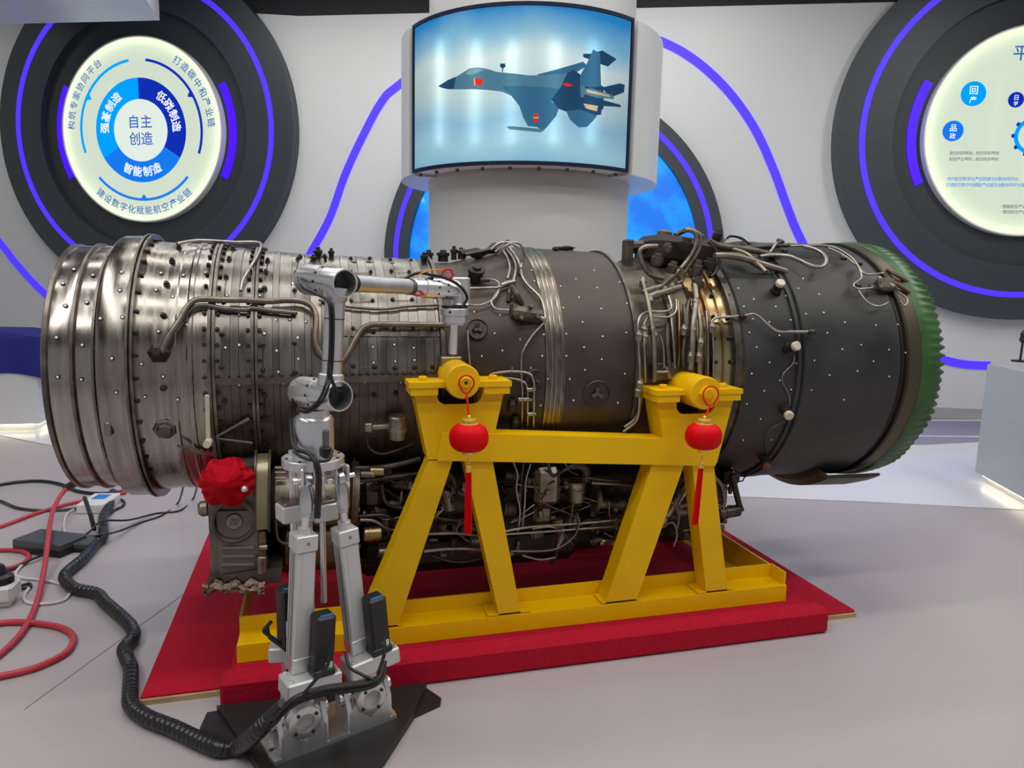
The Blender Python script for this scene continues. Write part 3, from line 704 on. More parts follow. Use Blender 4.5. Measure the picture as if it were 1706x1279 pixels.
# trunnions
def trunnion(cx, zc, r, y0, nut):
    for mm in (False, True):
        d = -1 if mm else 1; yy = (lambda y: 2 * YA - y if mm else y)
        MB().lathe((cx, yy(y0), zc), (0, d, 0), [(0, r * .93), (.004, r), (2.64 - y0, r)], 40).build('trunnion', YL, st)
        if nut: MB().lathe((cx, yy(y0) + d * .001, zc), (0, -d, 0), [(0, .031), (.014, .031), (.016, .026)], 6).build('trunnion_nut', YL, st); MB().lathe((cx, yy(y0) - d * .014, zc), (0, -d, 0), [(0, .020), (.012, .020), (.014, .017)], 20).build('trunnion_bolt', YL, st)
        else:
            MB().lathe((cx + .005, yy(y0) + d * .001, zc), (0, -d, 0), [(0, .022), (.024, .020), (.028, .016)], 20).build('trunnion_boss', YL, st)
            MB().lathe((cx + .005, yy(y0) - d * .0275, zc), (0, -d, 0), [(0, .006), (.0015, .006)], 12).build('boss_hole', M['blk'], st)
trunnion(.497, 1.097, .062, 2.455, False)
trunnion(1.452, 1.037, .065, 2.44, True)

# ================================================================== JET ENGINE
en = thing('jet_engine', (.9, YA, .104), 'large bare jet engine, shiny steel at the intake end and black at the tail', 'jet engine')
def er(name, pr, m, t0=-PI, t1=PI, n=96, closed=False, lab=None):
    o = MB().eng(pr, t0, t1, n, closed).build(name, m, en, 30)
    if lab: o['label'] = lab
    return o
er('intake_lip', [(-.845, .40), (-.872, .425), (-.875, .455), (-.868, .468), (-.855, .470), (-.85, .462)], M['edge'])
er('intake_casing', [(-.85, .462), (-.80, .464), (-.785, .468)], M['steel2'])
er('joint_ring', [(-.787, .462), (-.786, .474), (-.777, .474), (-.774, .466), (-.770, .462)], M['edge'])
er('intake_casing', [(-.77, .464), (-.722, .468)], M['steel2'])
er('joint_ring', [(-.722, .462), (-.722, .476), (-.714, .476), (-.714, .462)], M['edge'])
er('fan_casing', [(-.714, .47), (-.702, .498), (-.69, .505), (-.61, .508)], M['steel'])
er('flange_ring', [(-.612, .48), (-.612, .517), (-.604, .517), (-.603, .50), (-.598, .50), (-.597, .515), (-.590, .515), (-.590, .48)], M['edge'])
er('fan_casing', [(-.592, .488), (-.50, .484), (-.49, .487), (-.465, .487), (-.46, .484), (-.43, .484), (-.424, .488), (-.412, .488), (-.408, .484), (-.362, .483)], M['steel'])
er('flange_ring', [(-.362, .478), (-.362, .494), (-.352, .494), (-.350, .489), (-.348, .494), (-.338, .494), (-.338, .47)], M['edge'])
def bands(xs, r0, r1, mats, t0, t1, name):
    for i in range(len(xs) - 1):
        a, b = xs[i], xs[i + 1] - .0015; d = .0022 if i % 2 else 0; fa = (a - xs[0]) / (xs[-1] - xs[0]); fb = (b - xs[0]) / (xs[-1] - xs[0])
        ra = r0 + (r1 - r0) * fa + d; rb = r0 + (r1 - r0) * fb + d
        er(name, [(a, ra - .006), (a, ra), (b, rb), (b, rb - .006)], mats[i % len(mats)], t0, t1, 64)
UP = (.012, PI - .012); LO = (-PI + .012, -.012)
bands([-.338, -.29, -.262, -.222], .476, .466, [M['titan'], M['titan2']], *UP, 'casing_band')
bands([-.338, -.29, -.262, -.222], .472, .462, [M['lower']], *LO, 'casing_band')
er('flange_ring', [(-.222, .46), (-.222, .480), (-.213, .480), (-.211, .476), (-.209, .480), (-.200, .480), (-.200, .46)], M['edge'])
xs1 = [-.20, -.15, -.128, -.085, -.04, -.018, .02]
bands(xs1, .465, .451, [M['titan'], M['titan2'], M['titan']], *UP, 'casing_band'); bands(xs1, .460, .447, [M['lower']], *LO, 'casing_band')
er('flange_ring', [(.02, .44), (.02, .462), (.034, .462), (.034, .44)], M['edge'])
xs2 = [.034, .085, .115, .15, .182, .216, .25, .292, .325, .362, .396, .428, .452]
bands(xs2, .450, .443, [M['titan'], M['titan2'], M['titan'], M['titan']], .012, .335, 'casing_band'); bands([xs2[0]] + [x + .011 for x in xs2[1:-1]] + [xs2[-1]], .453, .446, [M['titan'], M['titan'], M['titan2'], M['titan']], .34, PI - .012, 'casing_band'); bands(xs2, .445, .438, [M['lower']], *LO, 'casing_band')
er('flange_ring', [(.452, .43), (.452, .464), (.462, .464), (.463, .456), (.468, .456), (.468, .43)], M['edge'])
er('inner_drum', [(-.34, .44), (.47, .43)], M['bolt'])
# horizontal split flange, both sides
for sgn in (1, -1):
    for (a, b) in ((-.338, -.222), (-.20, .02), (.034, .452)):
        y0 = YA - sgn * .44; MB().box(((a + b) / 2, YA - sgn * .462, ZA), (b - a, .05, .022)).build('split_flange', M['lower'], en)
er('bypass_casing', [(.468, .432), (.56, .436), (.60, .446), (.72, .478), (.80, .499), (.845, .508)], M['brown'])
er('weld_band', [(.845, .506), (.848, .510), (.926, .511), (.928, .508)], M['band'])
for x in (.852, .872, .889, .912): er('weld_bead', [(x - .004, .509), (x - .002, .513), (x + .002, .513), (x + .004, .509)], M['steel'])
er('bypass_casing', [(.926, .509), (1.10, .504), (1.225, .500)], M['brown'])
er('joint_ring', [(1.225, .50), (1.225, .508), (1.238, .508), (1.24, .50), (1.245, .46)], M['pipe_dk'])
er('hot_casing', [(1.24, .452), (1.36, .458), (1.44, .47), (1.50, .488)], M['cast_dk'])
er('hot_casing', [(1.40, .462), (1.405, .482), (1.44, .484), (1.445, .468)], M['cast_dk'])
er('hot_ring', [(1.50, .478), (1.50, .505), (1.512, .505), (1.513, .494), (1.56, .497), (1.561, .512), (1.575, .512), (1.576, .50)], M['heat'])
er('hot_ring', [(1.576, .502), (1.612, .506), (1.613, .518), (1.625, .518), (1.626, .508), (1.655, .512)], M['heat2'])
er('flange_ring', [(1.655, .50), (1.656, .538), (1.668, .540), (1.672, .534), (1.684, .540), (1.69, .552)], M['pipe_dk'])
er('afterburner_casing', [(1.69, .552), (1.80, .554), (1.93, .556)], M['black'])
er('joint_ring', [(1.93, .553), (1.932, .566), (1.945, .570), (1.955, .562), (1.96, .574), (2.02, .575), (2.022, .571)], M['black'])
er('afterburner_casing', [(2.022, .571), (2.25, .574), (2.44, .576)], M['black'])
er('joint_ring', [(2.44, .575), (2.442, .566), (2.46, .562), (2.468, .566), (2.470, .582), (2.482, .584)], M['bolt'])
er('tail_ring', [(2.482, .582), (2.52, .584), (2.556, .582), (2.558, .575)], M['olive'])
er('intake_bulkhead', [(-.846, .405), (-.80, .39), (-.79, .12), (-.82, .10), (-.86, .02), (-.862, .002)], M['bolt'])
# green scalloped tail cover
vs = []; fs = []; nT = 576
prg = [(2.548, .583, 0), (2.565, .590, .0), (2.60, .591, .15), (2.64, .585, .5), (2.67, .572, 1.0), (2.688, .555, 1.0), (2.695, .535, .7), (2.69, .42, .2), (2.685, .2, 0), (2.685, .01, 0)]
for (x, r, k) in prg:
    for j in range(nT):
        ph = (j % 6) / 6 * 2 * PI; g_ = k * (.8 + .35 * math.sin(j * .13))
        vs.append(EP(x + g_ * .007 * math.cos(ph), 2 * PI * j / nT, r + g_ * .008 * math.cos(ph)))
for q in range(len(prg) - 1):
    for j in range(nT): fs.append((q * nT + j, q * nT + (j + 1) % nT, q * nT + nT + (j + 1) % nT, q * nT + nT + j))
o = MB().add(vs, fs).build('tail_cover', M['green'], en, 50); o['label'] = 'green ruffled cover stretched over the tail end'
# protruding lip under the tail
vs = []
er('tail_lip', [(2.26, .570), (2.262, .600), (2.30, .632), (2.52, .640), (2.60, .632), (2.60, .620), (2.31, .615), (2.28, .59)], M['olive'], R_(-122), R_(-56), 40, True)
# blue cap near the intake top
o = MB().lathe(EP(-.70, R_(108), .45), EP(-.70, R_(108), 1) - EP(-.70, R_(108), .5), [(0, .07), (.045, .07), (.055, .06)], 24).build('port_cap', M['blue'], en); o['label'] = 'blue plastic cap'

# ---- bolts: one shared mesh, one object each
b1 = MB().lathe((0, 0, -.004), (0, 0, 1), [(0, .0095), (.008, .0095), (.009, .0065), (.017, .0060), (.018, .004)], 10).data('bolt'); b1.materials.append(M['bolt'])
b2 = MB().lathe((0, 0, -.004), (0, 0, 1), [(0, .0072), (.010, .0072), (.012, .0055)], 6).data('bolt_small'); b2.materials.append(M['bolt'])
def bolt(p, me=b1, sc=1.0):
    place('bolt', me, en, p, NRM(p).to_track_quat('Z', 'Y'), (sc, sc, sc))
nb = 0
for (x, r, cnt, me) in ((-.708, .474, 30, b2), (-.583, .488, 40, b2), (-.373, .486, 54, b2), (-.330, .478, 54, b2), (-.232, .470, 54, b2), (-.193, .468, 54, b2)):
    for j in range(cnt):
        th = 2 * PI * j / cnt
        if math.sin(th) < -.75 or math.cos(th) < -.25: continue
        bolt(EP(x, th + .03, r), me); nb += 1
for (a, b, k) in ((-.325, -.235, 4), (-.185, .01, 7), (.045, .445, 16)):
    for j in range(k):
        x = a + (b - a) * j / (k - 1); place('bolt', b2, en, (x, YA - .468, ZA + .012), Vector((0, 0, 1)).to_track_quat('Z', 'Y'), (.85, .85, .9)); nb += 1
def z4(l): return [(50 + x * .36, 380 + y * .36) for x, y in l]
def z5(l): return [(400 + x * .3127, 380 + y * .3127) for x, y in l]
def z6(l): return [(750 + x * .3127, 380 + y * .3127) for x, y in l]
def z7(l): return [(1030 + x * .2737, 370 + y * .2737) for x, y in l]
def z8(l): return [(1200 + x * .3518, 380 + y * .3518) for x, y in l]
WIRE = MB()
def wire(a, b):
    p, q = S(*a, .008), S(*b, .008); mid = (p + q) / 2; mid += NRM(mid) * .003 + Vector((0, 0, -.002)); WIRE.tube([p, mid, q], .0012, 4, 2)
pairs4 = [((940, 100), (922, 145)), ((908, 228), (895, 340)), ((887, 490), (887, 645)), ((1078, 540), (1078, 655)), ((900, 800), (900, 920)), ((1085, 775), (1090, 880))]
for a, b in pairs4: (p,), (q,) = z4([a]), z4([b]); bolt(S(*p)); bolt(S(*q)); wire(p, q)
for p in z4([(690, 95), (658, 155), (633, 262), (618, 405), (617, 740), (1085, 283)]): bolt(S(*p), b1, 1.15)
pairs5 = [((147, 175), (138, 235)), ((308, 170), (298, 240)), ((118, 620), (122, 760)), ((290, 612), (292, 770)), ((590, 240), (695, 240)), ((805, 235), (900, 240)), ((590, 390), (705, 390)), ((812, 385), (915, 385)), ((600, 535), (710, 555)), ((820, 540), (920, 535)),
          ((603, 735), (715, 740)), ((825, 745), (928, 742)), ((605, 895), (715, 890)), ((128, 890), (130, 1020)), ((130, 325), (120, 400)), ((290, 335), (292, 455))]
for a, b in pairs5: (p,), (q,) = z5([a]), z5([b]); bolt(S(*p)); bolt(S(*q)); wire(p, q)
for p in z5([(1018, 540), (1025, 740), (830, 880), (590, 170), (690, 170), (800, 175), (910, 180), (605, 1130), (715, 1130)]): bolt(S(*p))
for yy in (455, 490, 525, 560, 600, 655, 700):
    for px in (1183, 1210): 
        if not (px == 1183 and yy > 640): bolt(S(px + (yy - 455) * .06, yy + 3), b1, 1.0)
WIRE.build('lockwire', M['pipe_dk'], en)['kind'] = 'stuff'

# ---- photogrammetry markers (too small to pick apart)
DW, DK = MB(), MB()
def marker(px, py, r, ring):
    p = S(px, py, .0015); n = NRM(p)
    if ring: DK.lathe(p - n * .003, n, [(0, r * 1.8), (.0035, r * 1.8)], 12); DW.lathe(p - n * .002, n, [(0, r), (.0035, r)], 8)
    else: DW.lathe(p - n * .003, n, [(0, r), (.0045, r)], 6)
for p in z4([(152, 255), (203, 190), (163, 358), (122, 505), (127, 688), (291, 217), (262, 342), (241, 540), (236, 700), (423, 203), (415, 287), (325, 417), (428, 411), (378, 602), (398, 760), (606, 207), (710, 217), (812, 205), (582, 285), (660, 316), (742, 322), (727, 446), (594, 477), (515, 628), (616, 686), (740, 638), (531, 780), (683, 792), (865, 380), (967, 400), (911, 310), (968, 540), (904, 552), (968, 726), (1086, 487), (1064, 312)]) + \
    z5([(190, 487), (264, 485), (350, 497), (128, 560), (307, 582), (195, 652), (310, 695), (204, 765), (596, 491), (704, 495), (833, 490), (930, 490), (580, 578), (708, 632), (821, 620), (925, 637), (711, 716), (826, 709), (929, 702), (665, 821), (855, 821), (1058, 620), (280, 295), (104, 357), (232, 828)]): marker(*p, .0042, True)
for p in z6([(767, 225), (669, 270), (588, 309), (783, 317), (902, 287), (686, 368), (602, 424), (804, 428), (942, 400), (705, 499), (618, 562), (812, 576), (938, 556), (713, 634), (619, 680), (807, 698), (718, 755), (637, 804), (930, 775), (657, 917), (777, 902), (893, 930), (434, 224), (449, 280), (127, 446), (266, 462), (433, 428), (236, 560), (373, 592), (498, 566), (278, 651), (168, 681), (490, 680), (331, 745), (430, 744), (521, 802), (482, 944), (1217, 503)]) + \
    z8([(392, 238), (468, 313), (310, 320), (262, 371), (158, 336), (85, 284), (369, 285), (490, 399), (405, 405), (333, 434), (154, 429), (232, 444), (280, 507), (137, 493), (590, 445), (507, 495), (737, 459), (840, 455), (578, 573), (667, 552), (799, 575), (878, 589), (726, 630), (518, 695), (650, 676), (800, 702), (585, 812), (445, 626), (431, 766), (336, 764), (360, 640), (233, 635), (172, 563), (149, 688), (208, 770), (126, 832), (191, 903), (282, 720), (242, 1002), (109, 1003), (935, 424), (961, 580), (111, 370)]): marker(*p, .0034, False)
DW.build('marker_dots', M['dotw'], en)['kind'] = 'stuff'; DK.build('marker_rings', M['dotk'], en)['kind'] = 'stuff'

# ---- pipes laid on the casing (photo pixels, clearance, radius)
def pipe(pts, off, r, m='pipe', name='pipe', k=5, n=8):
    if not isinstance(off, (list, tuple)): off = [off] * len(pts)
    return MB().tube([S(*p, o_) for p, o_ in zip(pts, off)], r, n, k).build(name, M[m], en, 60)
pipe(z4([(606, 575), (640, 505), (690, 430), (730, 362), (780, 330), (900, 332), (1000, 332)]) + z5([(60, 386), (150, 390), (250, 384), (330, 390), (385, 420), (405, 480), (400, 600), (420, 660), (452, 692)]), .03, .0108, 'pipe_br')
pipe(z4([(700, 430), (740, 378), (800, 356), (900, 372), (1000, 378)]) + z5([(60, 425), (180, 440), (300, 452)]), .018, .0085, 'titan2')
o = MB().lathe(S(265, 588, 0), NRM(S(265, 588)), [(0, .036), (.01, .036), (.03, .022), (.045, .014)], 6).build('pipe_boot', M['bolt'], en)
pipe(z4([(680, 72), (780, 57), (950, 65), (1060, 68), (1060, 110), (1020, 180), (985, 240), (975, 290)]), .022, .006, 'pipe')
pipe(z5([(420, 380), (500, 405), (600, 420), (750, 430), (900, 415), (1060, 408)]), .02, .0062, 'pipe_br')
pipe(z5([(545, 715), (580, 660), (612, 600), (650, 540), (700, 515), (800, 512), (950, 514), (1110, 515)]), .028, .0105, 'pipe_br')
for q, r in (([(60, 322), (200, 318), (262, 315), (330, 290)], .0055), ([(190, 272), (235, 276), (258, 292), (262, 315)], .004), ([(322, 436), (245, 430), (220, 400), (226, 378), (262, 325)], .0042),
             ([(270, 82), (310, 100), (350, 150), (375, 210), (385, 260), (420, 310), (480, 370), (500, 430), (506, 482)], .006), ([(272, 110), (300, 150), (318, 210), (305, 270)], .0052), ([(285, 95), (330, 150), (350, 210), (335, 285)], .0052),
             ([(500, 505), (440, 570), (390, 650), (380, 700), (380, 800), (385, 900), (380, 1090)], .0045), ([(210, 800), (225, 776), (330, 763), (420, 775), (445, 820), (446, 900), (443, 1090)], .0052), ([(240, 812), (262, 802), (320, 800), (385, 815), (410, 850), (412, 950), (412, 1090)], .0048),
             ([(90, 405), (160, 410), (230, 380), (260, 340)], .004), ([(92, 545), (98, 640), (106, 735)], .0055)):
    pipe(z6(q), .022, r, 'pipe')
# Y-piece and valve group of the bypass casing
def fit(px, py, off, d, L, r, m='pipe_dk', name='fitting', n=12, taper=.8):
    p = S(px, py, off); d = Vector(d).normalized(); return MB().lathe(p - d * L / 2, d, [(0, r * taper), (L * .12, r), (L * .45, r), (L * .5, r * 1.15), (L * .6, r * 1.15), (L * .65, r), (L, r * taper)], n).build(name, M[m], en)
for (px, py, d, L, r, m) in ((847, 472, (1, 0, .35), .06, .011, 'pipe'), (849, 489, (.2, 0, 1), .06, .010, 'cast_dk'), (861, 492, (-.5, 0, .8), .09, .012, 'cast_dk'), (870, 520, (-.7, 0, .5), .05, .013, 'cast_dk'),
                             (852, 517, (0, 0, 1), .045, .008, 'pipe_dk'), (868, 447, (.2, 0, 1), .05, .009, 'pipe'), (905, 532, (.6, -.2, -.5), .03, .009, 'pipe'), (808, 466, (1, 0, 0), .04, .009, 'pipe_dk')):
    fit(px, py, .024, d, L, r, m)
p = S(880, 524, .02); MB().rbox(p, (.13, .06, .05), Matrix.Rotation(.15, 3, 'Y'), .016).build('valve_body', M['cast_dk'], en)
for (px, py) in ((868, 531), (895, 529), (884, 512)): p = S(px, py, .05); MB().lathe(p, NRM(p), [(0, .010), (.012, .010), (.014, .007)], 6).build('valve_bolt', M['pipe_dk'], en)
p = S(791, 466, 0); MB().lathe(p, NRM(p), [(0, .03), (.04, .03), (.042, .034), (.055, .034), (.056, .018), (.066, .016)], 16).build('sensor_boss', M['bolt'], en)
def port(px, py, r, m='brown'):
    p = S(px, py, 0); n = NRM(p); q = MB().lathe(p - n * .01, n, [(0, r), (.016, r), (.019, r * .93), (.014, r * .86), (.013, .001)], 32).build('inspection_port', M[m], en)
    for a in (90, 210, 330):
        u, v = frame_of(n); c = p + (u * math.cos(R_(a)) + v * math.sin(R_(a))) * r * .45 + n * .008
        MB().cyl(p + n * .008, c + n * .004, r * .17, r * .2, 8).build('port_arm', M['pipe_dk'], en)
port(993, 655, .055); port(890, 632, .04); port(795, 549, .042, 'brown')
for (px, py, L) in ((853, 675, .05), (858, 705, .06)): fit(px, py, .02, (.1, 0, 1), L, .018, 'bolt')
for p in z6([(385, 912), (430, 860), (432, 990), (412, 912)]): fit(*p, .022, (1, 0, 0), .035, .009, 'pipe')
# trunnion mount bracket on the casing
p = A(752, 602, 2.62); MB().rbox((p.x, 2.635, p.z - .02), (.078, .05, .075), None, .004).build('mount_bracket', mat('bracket_bronze', (.28, .22, .11), .4, .9, c2=(.42, .36, .2), scale=14), en)
p = A(1135, 612, 2.62); MB().rbox((1.36, 2.64, 1.10), (.10, .05, .07), None, .004).build('mount_bracket', M['cast_dk'], en)

# hot-section plumbing
for q, off, r, m_ in (([(352, 470), (350, 545), (300, 578), (205, 575), (165, 605), (155, 680), (160, 820), (165, 975)], .05, .0052, 'pipe'), ([(306, 450), (322, 520), (280, 545), (185, 545), (130, 580), (120, 680), (128, 850), (130, 990), (125, 1150), (100, 1220), (30, 1275)], .055, .0058, 'pipe'),
                      ([(150, 365), (180, 480), (200, 600), (214, 720), (220, 900), (216, 970)], .06, .0098, 'cast'), ([(255, 690), (274, 770), (278, 890)], .045, .0052, 'pipe'), ([(320, 560), (335, 720), (345, 890)], .045, .0055, 'pipe'),
                      ([(462, 325), (470, 420), (474, 480), (455, 640), (450, 780), (438, 900)], .055, .0125, 'cast'), ([(480, 500), (498, 600), (502, 680), (490, 800), (496, 930)], .05, .0098, 'cast'), ([(535, 540), (545, 700), (545, 940)], .02, .005, 'pipe'), ([(572, 660), (580, 800), (578, 950)], .02, .0055, 'pipe'),
                      ([(400, 500), (410, 640), (395, 800), (400, 890)], .03, .008, 'cast_dk'), ([(300, 620), (300, 760), (312, 900)], .03, .011, 'cast_dk'), ([(430, 480), (420, 560), (425, 700)], .03, .010, 'cast_dk'), ([(365, 480), (372, 640), (370, 800), (365, 880)], .025, .007, 'heat'),
                      ([(215, 910), (260, 912), (300, 910)], .055, .005, 'pipe'), ([(290, 880), (315, 950)], .05, .009, 'cast')):
    pipe(z7(q), off, r, m_)
pipe(z7([(566, 650), (568, 605), (600, 582), (680, 576), (750, 570)]) + z8([(125, 412), (172, 412), (262, 486), (340, 490), (430, 490)]), .03, .0058, 'pipe')
for q in z7([(150, 365), (195, 480), (205, 655), (220, 690), (155, 655), (125, 690), (160, 700), (470, 490), (455, 660), (440, 820), (490, 820), (500, 735), (570, 640), (130, 985), (120, 1030), (330, 400), (235, 440), (285, 420), (400, 655)]): fit(*q, .052, (0.15, 0, 1), .045, .0135, 'cast')
fit(1237, 527, .03, (1, 0, 0), .03, .012, 'bolt'); fit(1353, 553, .03, (1, 0, 0), .035, .011, 'pipe_dk')
for q in z7([(230, 440), (205, 410), (330, 410)]): fit(*q, .06, (1, -.1, .35), .08, .015, 'cast')
# knobs on the afterburner
for (px, py, bx, by) in ((1324, 577, 1311, 580), (1313, 690, 1306, 680), (1299, 474, 1292, 486), (1276, 773, 1273, 760)):
    p = S(bx, by, 0); q = S(px, py, .045); d = (q - p).normalized(); L = (q - p).length
    MB().lathe(p - d * .01, d, [(0, .025), (L * .6, .023), (L * .62, .020), (L + .008, .020)], 16).build('knob_stem', M['bolt'], en)
    MB().lathe(q, d, [(0, .019), (.014, .0195), (.018, .016)], 20).build('knob_cap', M['cream'] if py < 700 else M['pipe_br'], en)
pipe(z8([(350, 600), (345, 640), (298, 690), (296, 730), (325, 790), (328, 850)]), .008, .0022, 'pipe', 'wire'); pipe(z8([(310, 910), (232, 955), (212, 1010), (225, 1075)]), .008, .0022, 'pipe_dk', 'wire')
pipe(z8([(280, 255), (250, 215), (200, 160), (180, 120)]), .012, .0025, 'pipe_dk', 'wire')
# pipes across the top of the afterburner
for q, off, r, m_ in (([(185, 135), (240, 128), (320, 132), (370, 150), (430, 178), (480, 182), (502, 160), (490, 125), (450, 100), (390, 85)], .04, .0085, 'pipe'), ([(-10, 128), (80, 128), (130, 148), (200, 190)], .045, .012, 'cast_dk'), ([(-30, 90), (60, 100), (130, 125), (175, 165), (215, 205)], .05, .009, 'cast'),
                      ([(330, 85), (440, 82), (540, 92), (615, 135), (655, 185), (668, 235), (640, 258), (632, 275), (660, 288), (720, 282)], .035, .005, 'pipe'), ([(648, 285), (690, 345), (745, 370), (795, 352)], .03, .0045, 'pipe'), ([(500, 88), (580, 125), (650, 180), (690, 218), (775, 212)], .03, .004, 'pipe'),
                      ([(840, 300), (880, 330), (885, 352), (870, 366), (850, 345)], .03, .004, 'pipe'), ([(10, 70), (40, 42), (85, 45), (130, 75)], .02, .004, 'pipe_dk'), ([(235, 115), (260, 80), (285, 62)], .03, .006, 'pipe'), ([(60, 95), (200, 88), (330, 80)], .02, .010, 'pipe_dk')):
    pipe(z8(q), off, r, m_)
for q in z8([(285, 62), (300, 105), (580, 140), (655, 165), (720, 280), (765, 262), (240, 130), (650, 270)]): fit(*q, .03, (1, 0, -.3), .035, .010, 'pipe_dk')
# tail actuator group
p = S(1475, 475, .02); MB().rbox(p, (.09, .05, .06), Matrix.Rotation(-.4, 3, 'X'), .012).build('tail_actuator', M['cast_dk'], en)
p = S(1462, 463, .03); MB().cyl(p, S(1488, 478, .035), .012, .010).build('actuator_rod', M['pipe'], en)
for (a, b) in (((1478, 448), (1512, 470)), ((1478, 462), (1515, 488))):
    MB().tube([S(*a, .012), S((a[0] + b[0]) / 2, (a[1] + b[1]) / 2, .02), S(*b, .012)], .008, 6, 3).build('tail_bracket', mat('rust_bracket', (.14, .07, .05), .5, .6), en)
# top accessory drive (dark, above the hot section)
def top(px, py, off=.05): return S(px, py, off)
dk = M['pipe_dk']
T0 = A(1120, 425, 3.0)
MB().rbox((T0.x, 2.98, T0.z + .01), (.30, .26, .13), Matrix.Rotation(.08, 3, 'Y'), .03).build('top_drive_housing', M['bolt'], en)
MB().rbox((T0.x + .20, 2.97, T0.z - .005), (.16, .24, .12), None, .02).build('top_drive_cover', M['bolt'], en)
c = A(1104, 398, 2.95); MB().lathe(c - Vector((0, 0, .06)), (0.1, 0, 1), [(0, .05), (.05, .048), (.06, .036), (.09, .034), (.1, .02)], 16).build('top_cap', M['cast_dk'], en)
c = A(1060, 405, 3.0)
for dz in (0, -.035): MB().tube([c + Vector((-.05, 0, dz)), c + Vector((.0, 0, dz)), c + Vector((.16, 0, dz + .005))], .011, 8, 2).build('top_hose', dk, en)
MB().rbox(c + Vector((-.04, 0, -.05)), (.035, .06, .13), None, .006).build('top_bracket', M['cast_dk'], en)
MB().rbox(c + Vector((-.0, 0, -.012)), (.09, .05, .03), None, .006).build('top_bracket', M['cast_dk'], en)
for pts, r, m_, Y in (([(1105, 464), (1080, 455), (1066, 425), (1072, 412), (1095, 410)], .010, 'cast', 2.78), ([(1100, 478), (1120, 462), (1148, 430), (1160, 400), (1155, 385), (1140, 383)], .010, 'cast', 2.78), ([(1130, 470), (1150, 440), (1165, 415), (1166, 392), (1150, 382)], .008, 'cast', 2.80),
                      ([(1125, 392), (1140, 384), (1152, 383), (1170, 395)], .012, 'pipe_dk', 2.9), ([(1128, 472), (1138, 466), (1136, 450), (1132, 445)], .006, 'cast', 2.75), ([(1180, 400), (1200, 410), (1260, 418), (1300, 432)], .014, 'cast_dk', 2.8), ([(1190, 425), (1230, 428), (1270, 440), (1310, 452)], .014, 'cast', 2.72),
                      ([(1212, 398), (1216, 393), (1235, 396), (1250, 408)], .004, 'rubber', 2.9), ([(1180, 402), (1195, 420), (1198, 445), (1185, 460)], .006, 'pipe_dk', 2.72)):
    MB().tube([A(x, y, Y) for x, y in pts], r, 8, 5).build('top_hose', M[m_], en, 60)
for (x, y, Y, r, L) in ((1157, 448, 2.72, .022, .08), (1160, 470, 2.70, .024, .05), (1192, 392, 2.95, .022, .06), (1180, 440, 2.74, .03, .05), (1118, 445, 2.74, .022, .05), (1093, 432, 2.78, .026, .05), (1140, 408, 2.80, .03, .06), (1110, 412, 2.76, .02, .04)):
    c = A(x, y, Y); MB().lathe(c - Vector((0, 0, L / 2)), (.15, -.2, 1), [(0, r * .8), (L * .2, r), (L * .7, r), (L * .75, r * .7), (L, r * .65)], 12).build('top_fitting', M[random.choice(['cast_dk', 'pipe_dk', 'bolt'])], en)
# small fittings standing along the compressor's top line
for (px, py, r, L) in ((522, 428, .010, .03), (530, 424, .014, .05), (541, 427, .008, .03), (552, 424, .010, .045), (706, 432, .012, .05), (714, 428, .016, .05), (738, 428, .022, .05), (756, 425, .012, .06), (768, 424, .014, .05), (935, 410, .03, .02), (945, 409, .028, .02), (925, 411, .012, .02), (362, 404, .008, .02), (500, 424, .008, .02), (590, 432, .012, .012), (615, 432, .012, .012), (655, 434, .012, .012), (845, 407, .012, .04), (832, 410, .010, .04)):
    p = S(px, py + 8, -.005); MB().lathe(p, NRM(p), [(0, r), (L * .5, r), (L * .52, r * 1.3), (L * .75, r * 1.3), (L * .8, r * .7), (L, r * .6)], 10).build('top_stud', M['bolt'], en)
MB().tube([A(x, y, 3.0) for x, y in [(768, 425), (778, 420), (800, 422), (822, 414), (840, 408)]], .018, 8, 4, rf=lambda t_: .018 + .006 * math.sin(t_ * 18)).build('top_hose', M['bolt'], en)
MB().tube([A(x, y, 2.98) for x, y in [(775, 424), (800, 419), (830, 412)]], .008, 8, 4).build('top_hose', M['pipe_dk'], en)
for pts in ([(818, 416), (832, 405), (848, 404), (862, 410)], [(825, 420), (838, 408), (842, 402)], [(830, 425), (838, 412), (856, 404), (868, 408), (876, 430)]):
    MB().tube([A(x, y, 2.9) for x, y in pts], .006, 8, 4).build('top_hose', M['pipe'], en)

# ---- accessory gearbox and plumbing under the casing
MB().eng([(.1, .44), (.1, .60), (.5, .66), (1.1, .68), (1.6, .66), (1.75, .60), (1.75, .46)], R_(-125), R_(-58), 20).build('gearbox_cover', M['bolt'], en)
MB().rbox((.92, 3.1, .50), (1.60, .58, .36), None, .09).build('gearbox_casing', M['bolt'], en)
MB().rbox((.62, 3.04, .34), (1.0, .50, .20), None, .06).build('gearbox_sump', M['bolt'], en)
MB().rbox((1.35, 3.04, .37), (.72, .48, .18), None, .05).build('gearbox_sump', M['bolt'], en)
MB().rbox((-.02, 3.05, .52), (.40, .40, .36), None, .06).build('gearbox_casing', M['bolt'], en)
def bx(px, py, w_, h_, Y, dpt, m='cast_dk', name='accessory_box', r=.012, rot=0):
    c = A(px, py, Y); return MB().rbox((c.x, Y + dpt / 2, c.z), (w_, dpt, h_), Matrix.Rotation(rot, 3, 'Y') if rot else None, r).build(name, M[m], en)
def cy(pa, pb, Y, r, m='cast_dk', name='accessory_cylinder', Y2=None, n=18):
    a = A(*pa, Y); b = A(*pb, Y2 or Y); L = (b - a).length
    return MB().lathe(a, b - a, [(0, r * .8), (L * .06, r), (L * .3, r), (L * .31, r * 1.12), (L * .38, r * 1.12), (L * .39, r), (L * .94, r), (L, r * .8)], n).build(name, M[m], en)
